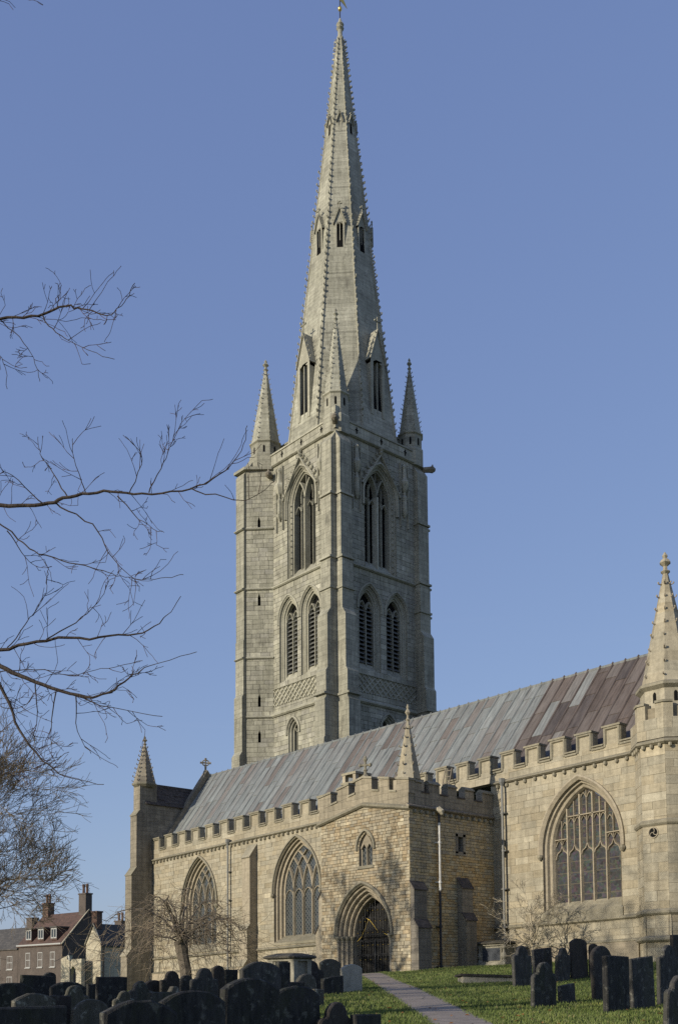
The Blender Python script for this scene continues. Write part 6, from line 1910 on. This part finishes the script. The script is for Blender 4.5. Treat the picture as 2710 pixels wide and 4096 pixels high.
# ================================================================== HOUSES
def brick_mat(name, c1, c2, mortar, w_, h_):
    mt, nt, b = mat_new(name)
    tc = N(nt, 'ShaderNodeTexCoord')
    sx = N(nt, 'ShaderNodeSeparateXYZ'); L(nt, tc.outputs['Object'], sx.inputs[0])
    ad = N(nt, 'ShaderNodeMath', operation='ADD'); L(nt, sx.outputs[0], ad.inputs[0]); L(nt, sx.outputs[1], ad.inputs[1])
    cb = N(nt, 'ShaderNodeCombineXYZ'); L(nt, ad.outputs[0], cb.inputs[0]); L(nt, sx.outputs[2], cb.inputs[1])
    br = N(nt, 'ShaderNodeTexBrick'); br.inputs['Scale'].default_value = 1
    br.inputs['Brick Width'].default_value = w_; br.inputs['Row Height'].default_value = h_; br.inputs['Mortar Size'].default_value = 0.012
    br.inputs['Color1'].default_value = (*c1, 1); br.inputs['Color2'].default_value = (*c2, 1); br.inputs['Mortar'].default_value = (*mortar, 1)
    L(nt, cb.outputs[0], br.inputs['Vector'])
    c = mul(nt, br.outputs['Color'], ramp(nt, [(0.3, g3(0.7)), (0.7, g3(1.2))], noise(nt, tc.outputs['Object'], 0.8, 5, 0.7)))
    L(nt, c, b.inputs['Base Color']); b.inputs['Roughness'].default_value = 0.9
    return mt
M['brick'] = brick_mat('brown_brick', (0.075, 0.055, 0.047), (0.11, 0.08, 0.065), (0.1, 0.09, 0.08), 0.23, 0.075)  # brick darkened in the colour to stand for tree shade on the houses
M['brick_red'] = brick_mat('red_brick', (0.13, 0.065, 0.045), (0.17, 0.085, 0.06), (0.12, 0.1, 0.08), 0.23, 0.075)
M['cottage'] = brick_mat('pale_rubble', (0.42, 0.37, 0.27), (0.5, 0.45, 0.34), (0.34, 0.3, 0.22), 0.5, 0.22)
M['pantile'] = brick_mat('red_pantile', (0.08, 0.05, 0.04), (0.115, 0.065, 0.05), (0.05, 0.035, 0.028), 0.3, 0.25)
M['slate_roof'] = brick_mat('grey_stone_slate', (0.07, 0.065, 0.06), (0.1, 0.09, 0.08), (0.03, 0.03, 0.03), 0.4, 0.25)
M['white_paint'] = plain_mat('white_paint', (0.36, 0.355, 0.34), 0.5, var=0.08, bmp=0)
M['window_dark'] = plain_mat('dark_window_glass', (0.03, 0.035, 0.04), 0.12, var=0.2, bmp=0, spec=0.6)
def sash(root, F, u, z, w, h):
    b = MB(); 
    for (a, c, d, e) in ((u, u + 0.09, z, z + h), (u + w - 0.09, u + w, z, z + h), (u + 0.09, u + w - 0.09, z, z + 0.09), (u + 0.09, u + w - 0.09, z + h - 0.09, z + h), (u + 0.09, u + w - 0.09, z + h / 2 - 0.04, z + h / 2 + 0.04)):
        prism_f(b, F, [(a, d), (c, d), (c, e), (a, e)], -0.05, 0.03)
    for i in (1, 2):
        prism_f(b, F, [(u + w * i / 3 - 0.02, z + 0.09), (u + w * i / 3 + 0.02, z + 0.09), (u + w * i / 3 + 0.02, z + h - 0.09), (u + w * i / 3 - 0.02, z + h - 0.09)], -0.04, 0.012)
    wdo = b.build('window', 'white_paint', root)
    p = MB(); prism_f(p, F, [(u + 0.05, z + 0.05), (u + w - 0.05, z + 0.05), (u + w - 0.05, z + h - 0.05), (u + 0.05, z + h - 0.05)], -0.05, -0.03); p.build('pane', 'window_dark', wdo)
    s = MB(); prism_f(s, F, [(u - 0.1, z - 0.1), (u + w + 0.1, z - 0.1), (u + w + 0.1, z), (u - 0.1, z)], 0, 0.12); s.build('sill', 'white_paint', wdo)
def chimney(root, x, y, z0, z1, w, d, pots, mt_):
    b = MB(); b.box(x - w / 2, x + w / 2, y - d / 2, y + d / 2, z0, z1); b.box(x - w / 2 - 0.08, x + w / 2 + 0.08, y - d / 2 - 0.08, y + d / 2 + 0.08, z1, z1 + 0.16)
    c = b.build('chimney', mt_, root)
    for i in range(pots):
        q = MB(); q.lathe((x - w / 2 + w * (i + 0.5) / pots, y), [(0.17, z1 + 0.16), (0.15, z1 + 0.9), (0.19, z1 + 0.95), (0.18, z1 + 1.3)], 8); q.build('chimney_pot', 'brick_red', c)
def house(name, loc, rot, w, d, eave, ridge, wall, roof_m, label, ridge_along='u'):
    root = tag(empty(name, loc), label, 'house', 'houses beyond the churchyard')
    root.rotation_euler = (0, 0, rot)
    b = MB()
    # local: x along the front (0..-w), y depth, front at y=0
    for q in ([(-w, 0), (0, 0)], [(0, 0), (0, d)], [(0, d), (-w, d)], [(-w, d), (-w, 0)]):
        (xa, ya), (xb, yb) = q
        b.face([(xa, ya, -1.5), (xb, yb, -1.5), (xb, yb, eave), (xa, ya, eave)])
    if ridge_along == 'u':
        for xx in (0, -w): b.face([(xx, 0, eave), (xx, d, eave), (xx, d / 2, ridge)])
    else:
        for yy in (0, d): b.face([(0, yy, eave), (-w, yy, eave), (-w / 2, yy, ridge)])
    b.build('wall', wall, root)
    r = MB(); o = 0.2
    if ridge_along == 'u':
        for s in (0, 1):
            y0, y1 = (-o, d / 2) if s == 0 else (d + o, d / 2)
            z0 = eave - o * (ridge - eave) / (d / 2)
            r.prism([(-w - 0.1, y0, z0 + 0.02), (0.12, y0, z0 + 0.02), (0.12, y1, ridge + 0.02), (-w - 0.1, y1, ridge + 0.02)], (0, 0, 0.14))
    else:
        for s in (0, 1):
            x0_, x1_ = (o, -w / 2) if s == 0 else (-w - o, -w / 2)
            z0 = eave - o * (ridge - eave) / (w / 2)
            r.prism([(x0_, -0.12, z0 + 0.02), (x0_, d + 0.1, z0 + 0.02), (x1_, d + 0.1, ridge + 0.02), (x1_, -0.12, ridge + 0.02)], (0, 0, 0.14))
    r.build('roof', roof_m, root)
    return root
H1 = (-84.97, 26.4)
h1 = house('brick_house', (H1[0], H1[1], -0.6), R(6), 10.0, 7.2, 5.5, 9.4, 'brick', 'pantile', 'brown brick house with red pantile roof, dormers and white sash windows')
Fh = Frame((0, 0), (1, 0), (0, -1))
for u in (-2.6, -5.4, -8.2): sash(h1, Fh, u, 2.75, 1.05, 1.85)
for u, w_ in ((-2.95, 1.6), (-6.2, 2.2)): sash(h1, Fh, u, 0.2, w_, 1.5)
gt = MB(); gt.box(-10.0, 0.05, -0.3, -0.12, 5.42, 5.6); gt.build('gutter', 'white_paint', h1)
for u in (-2.7, -5.6, -8.4):
    b = MB(); b.box(u, u + 1.25, 0.15, 2.2, 6.0, 7.5); dm = b.build('dormer', 'pantile', h1)
    Fd2 = Frame((0, 0.15), (1, 0), (0, -1))
    p = MB()
    for k in (0, 1): prism_f(p, Fd2, [(u + 0.14 + k * 0.52, 6.35), (u + 0.6 + k * 0.52, 6.35), (u + 0.6 + k * 0.52, 7.3), (u + 0.14 + k * 0.52, 7.3)], -0.02, 0.02)
    p.build('pane', 'window_dark', dm)
    f_ = MB()
    for q in ((u, u + 0.14, 6.2, 7.45), (u + 0.56, u + 0.68, 6.2, 7.45), (u + 1.1, u + 1.24, 6.2, 7.45), (u + 0.14, u + 1.1, 6.2, 6.35), (u + 0.14, u + 1.1, 7.3, 7.45)):
        prism_f(f_, Fd2, [(q[0], q[2]), (q[1], q[2]), (q[1], q[3]), (q[0], q[3])], 0.0, 0.05)
    f_.build('dormer_frame', 'white_paint', dm)
    t = MB(); t.box(u - 0.15, u + 1.4, 0.0, 2.5, 7.5, 7.66); t.build('dormer_roof', 'slate_roof', dm)
vr = MB(); vr.tube([(0.1, -0.2, 5.45), (0.1, 3.6, 9.75), (0.1, 7.4, 5.45)], 0.1, 5); vr.build('verge', 'cottage', h1)
chimney(h1, -0.7, 3.6, 9.0, 11.6, 1.5, 0.9, 2, 'brick'); chimney(h1, -9.0, 3.6, 8.9, 10.9, 1.3, 0.9, 2, 'brick_red')
H2 = (-66.61, 21.59)
h2 = house('stone_cottage', (H2[0], H2[1], -0.6), R(12), 2.3, 7.0, 4.75, 6.7, 'cottage', 'slate_roof', 'pale stone cottage with narrow gable and dark slate roof', 'v')
chimney(h2, -1.15, 0.45, 6.3, 8.0, 0.8, 0.7, 0, 'brick_red')
Fg = Frame((0, 0), (0, 1), (1, 0))
for u in (3.9,): sash(h2, Fg, u, 2.9, 0.9, 1.2); sash(h2, Fg, u, 0.4, 0.9, 1.2)
dp2 = MB(); dp2.tube([(0.08, 0.35, -1), (0.08, 0.35, 4.7)], 0.06, 6); dp2.build('drainpipe', 'pipe_dark', h2)
cp2 = MB(); cp2.tube([(0.1, -0.05, 4.75), (-1.15, -0.05, 6.85), (-2.4, -0.05, 4.75)], 0.1, 5); cp2.build('gable_coping', 'cottage', h2)
H3 = (-85.48, 21.24)
h3 = house('brick_house', (H1[0] - 10.05 * math.cos(R(6)), H1[1] - 10.05 * math.sin(R(6)), -0.6), R(6), 14, 7.0, 5.2, 8.0, 'brick', 'slate_roof', 'shade-darkened brick house at the left edge behind the low leafy tree')
for u in (-2.6, -5.6): sash(h3, Fh, u, 2.6, 1.3, 1.7); sash(h3, Fh, u, 0.0, 1.3, 1.7)
chimney(h3, -2.6, 3.5, 7.6, 9.2, 1.4, 0.9, 0, 'brick')
H4 = (-93.38, 39.59)
h4 = house('brick_house', (H4[0], H4[1], -0.6), R(6), 7, 7.0, 6.0, 8.6, 'brick', 'slate_roof', 'brick house with tall chimney seen between brown house and church corner')
chimney(h4, -6.0, 3.5, 8.2, 9.4, 1.6, 0.9, 2, 'brick'); chimney(h4, -0.6, 3.5, 8.2, 9.6, 0.9, 0.9, 0, 'brick_red')
# garden wall with a doorway arch between the houses
GW = [(-73.0, 20.35), (-67.91, 20.1)]
Fw = Frame(GW[0], (GW[1][0] - GW[0][0], GW[1][1] - GW[0][1]), (GW[1][1] - GW[0][1], GW[0][0] - GW[1][0]))
lw = math.hypot(GW[1][0] - GW[0][0], GW[1][1] - GW[0][1])
b = MB(); prism_f(b, Fw, [(0, -1), (lw * 0.45, -1), (lw * 0.45, 1.0), (lw * 0.5, 1.6), (lw * 0.6, 1.9), (lw * 0.7, 1.6), (lw * 0.75, 1.0), (lw * 0.75, -1), (lw, -1), (lw, 2.6), (lw * 0.3, 2.6), (lw * 0.3, 3.0), (0, 2.7)], -0.4, 0.0)
gw_ = b.build('garden_wall', 'cottage')
tag(gw_, 'old stone garden wall with an arched doorway beside the cottage', 'wall')
# street lamp
SL = (-50.23, 9.96)
slr = tag(empty('street_lamp', (SL[0], SL[1], ground_z(SL[0], SL[1]))), 'black lantern street lamp in front of the brown brick house', 'street lamp')
b = MB(); b.lathe((0, 0), [(0.14, 0), (0.12, 0.8), (0.06, 0.9), (0.05, 2.2), (0.07, 2.25), (0.045, 2.32), (0.04, 3.0), (0.1, 3.05)], 8); b.build('post', 'iron', slr)
b = MB(); b.tube([(-0.25, 0, 2.35), (0.25, 0, 2.35)], 0.025, 5); b.build('ladder_bar', 'iron', slr)
M['lamp_glass'] = plain_mat('lamp_glass', (0.5, 0.5, 0.47), 0.2, bmp=0)
b = MB(); b.lathe((0, 0), [(0.12, 3.05), (0.24, 3.5)], 4, PI / 4); b.build('lantern', 'lamp_glass', slr)
b = MB(); b.lathe((0, 0), [(0.28, 3.5), (0.2, 3.62), (0.08, 3.75), (0.05, 3.9), (0.01, 4.0)], 4, PI / 4); b.build('lantern_roof', 'iron', slr)

# unseen houses added left of the view, sized to shade the near graves
tr_l = ('unseen brick house added to shade the near graves, west end', 'unseen brick house added to shade the near graves, middle', 'unseen brick house added to shade the near graves, east end')
for i, (x_, e_, r_) in enumerate(((-4.0, 5.4, 8.4), (5.0, 6.0, 9.0), (13.0, 5.2, 8.2))):
    hs = house('terrace_house', (x_ - 8.0, -46.0, -2.2), R(180), 8.0 if i else 9.0, 8.0, e_, r_, 'brick', 'pantile', tr_l[i])
    for u_ in (-2.4, -5.8): sash(hs, Fh, u_, 2.9, 1.1, 1.7); sash(hs, Fh, u_, 0.3, 1.1, 1.7)
    chimney(hs, -0.8, 4.0, r_ - 0.5, r_ + 1.2, 1.2, 0.8, 2, 'brick_red')
bpy.context.view_layer.update()
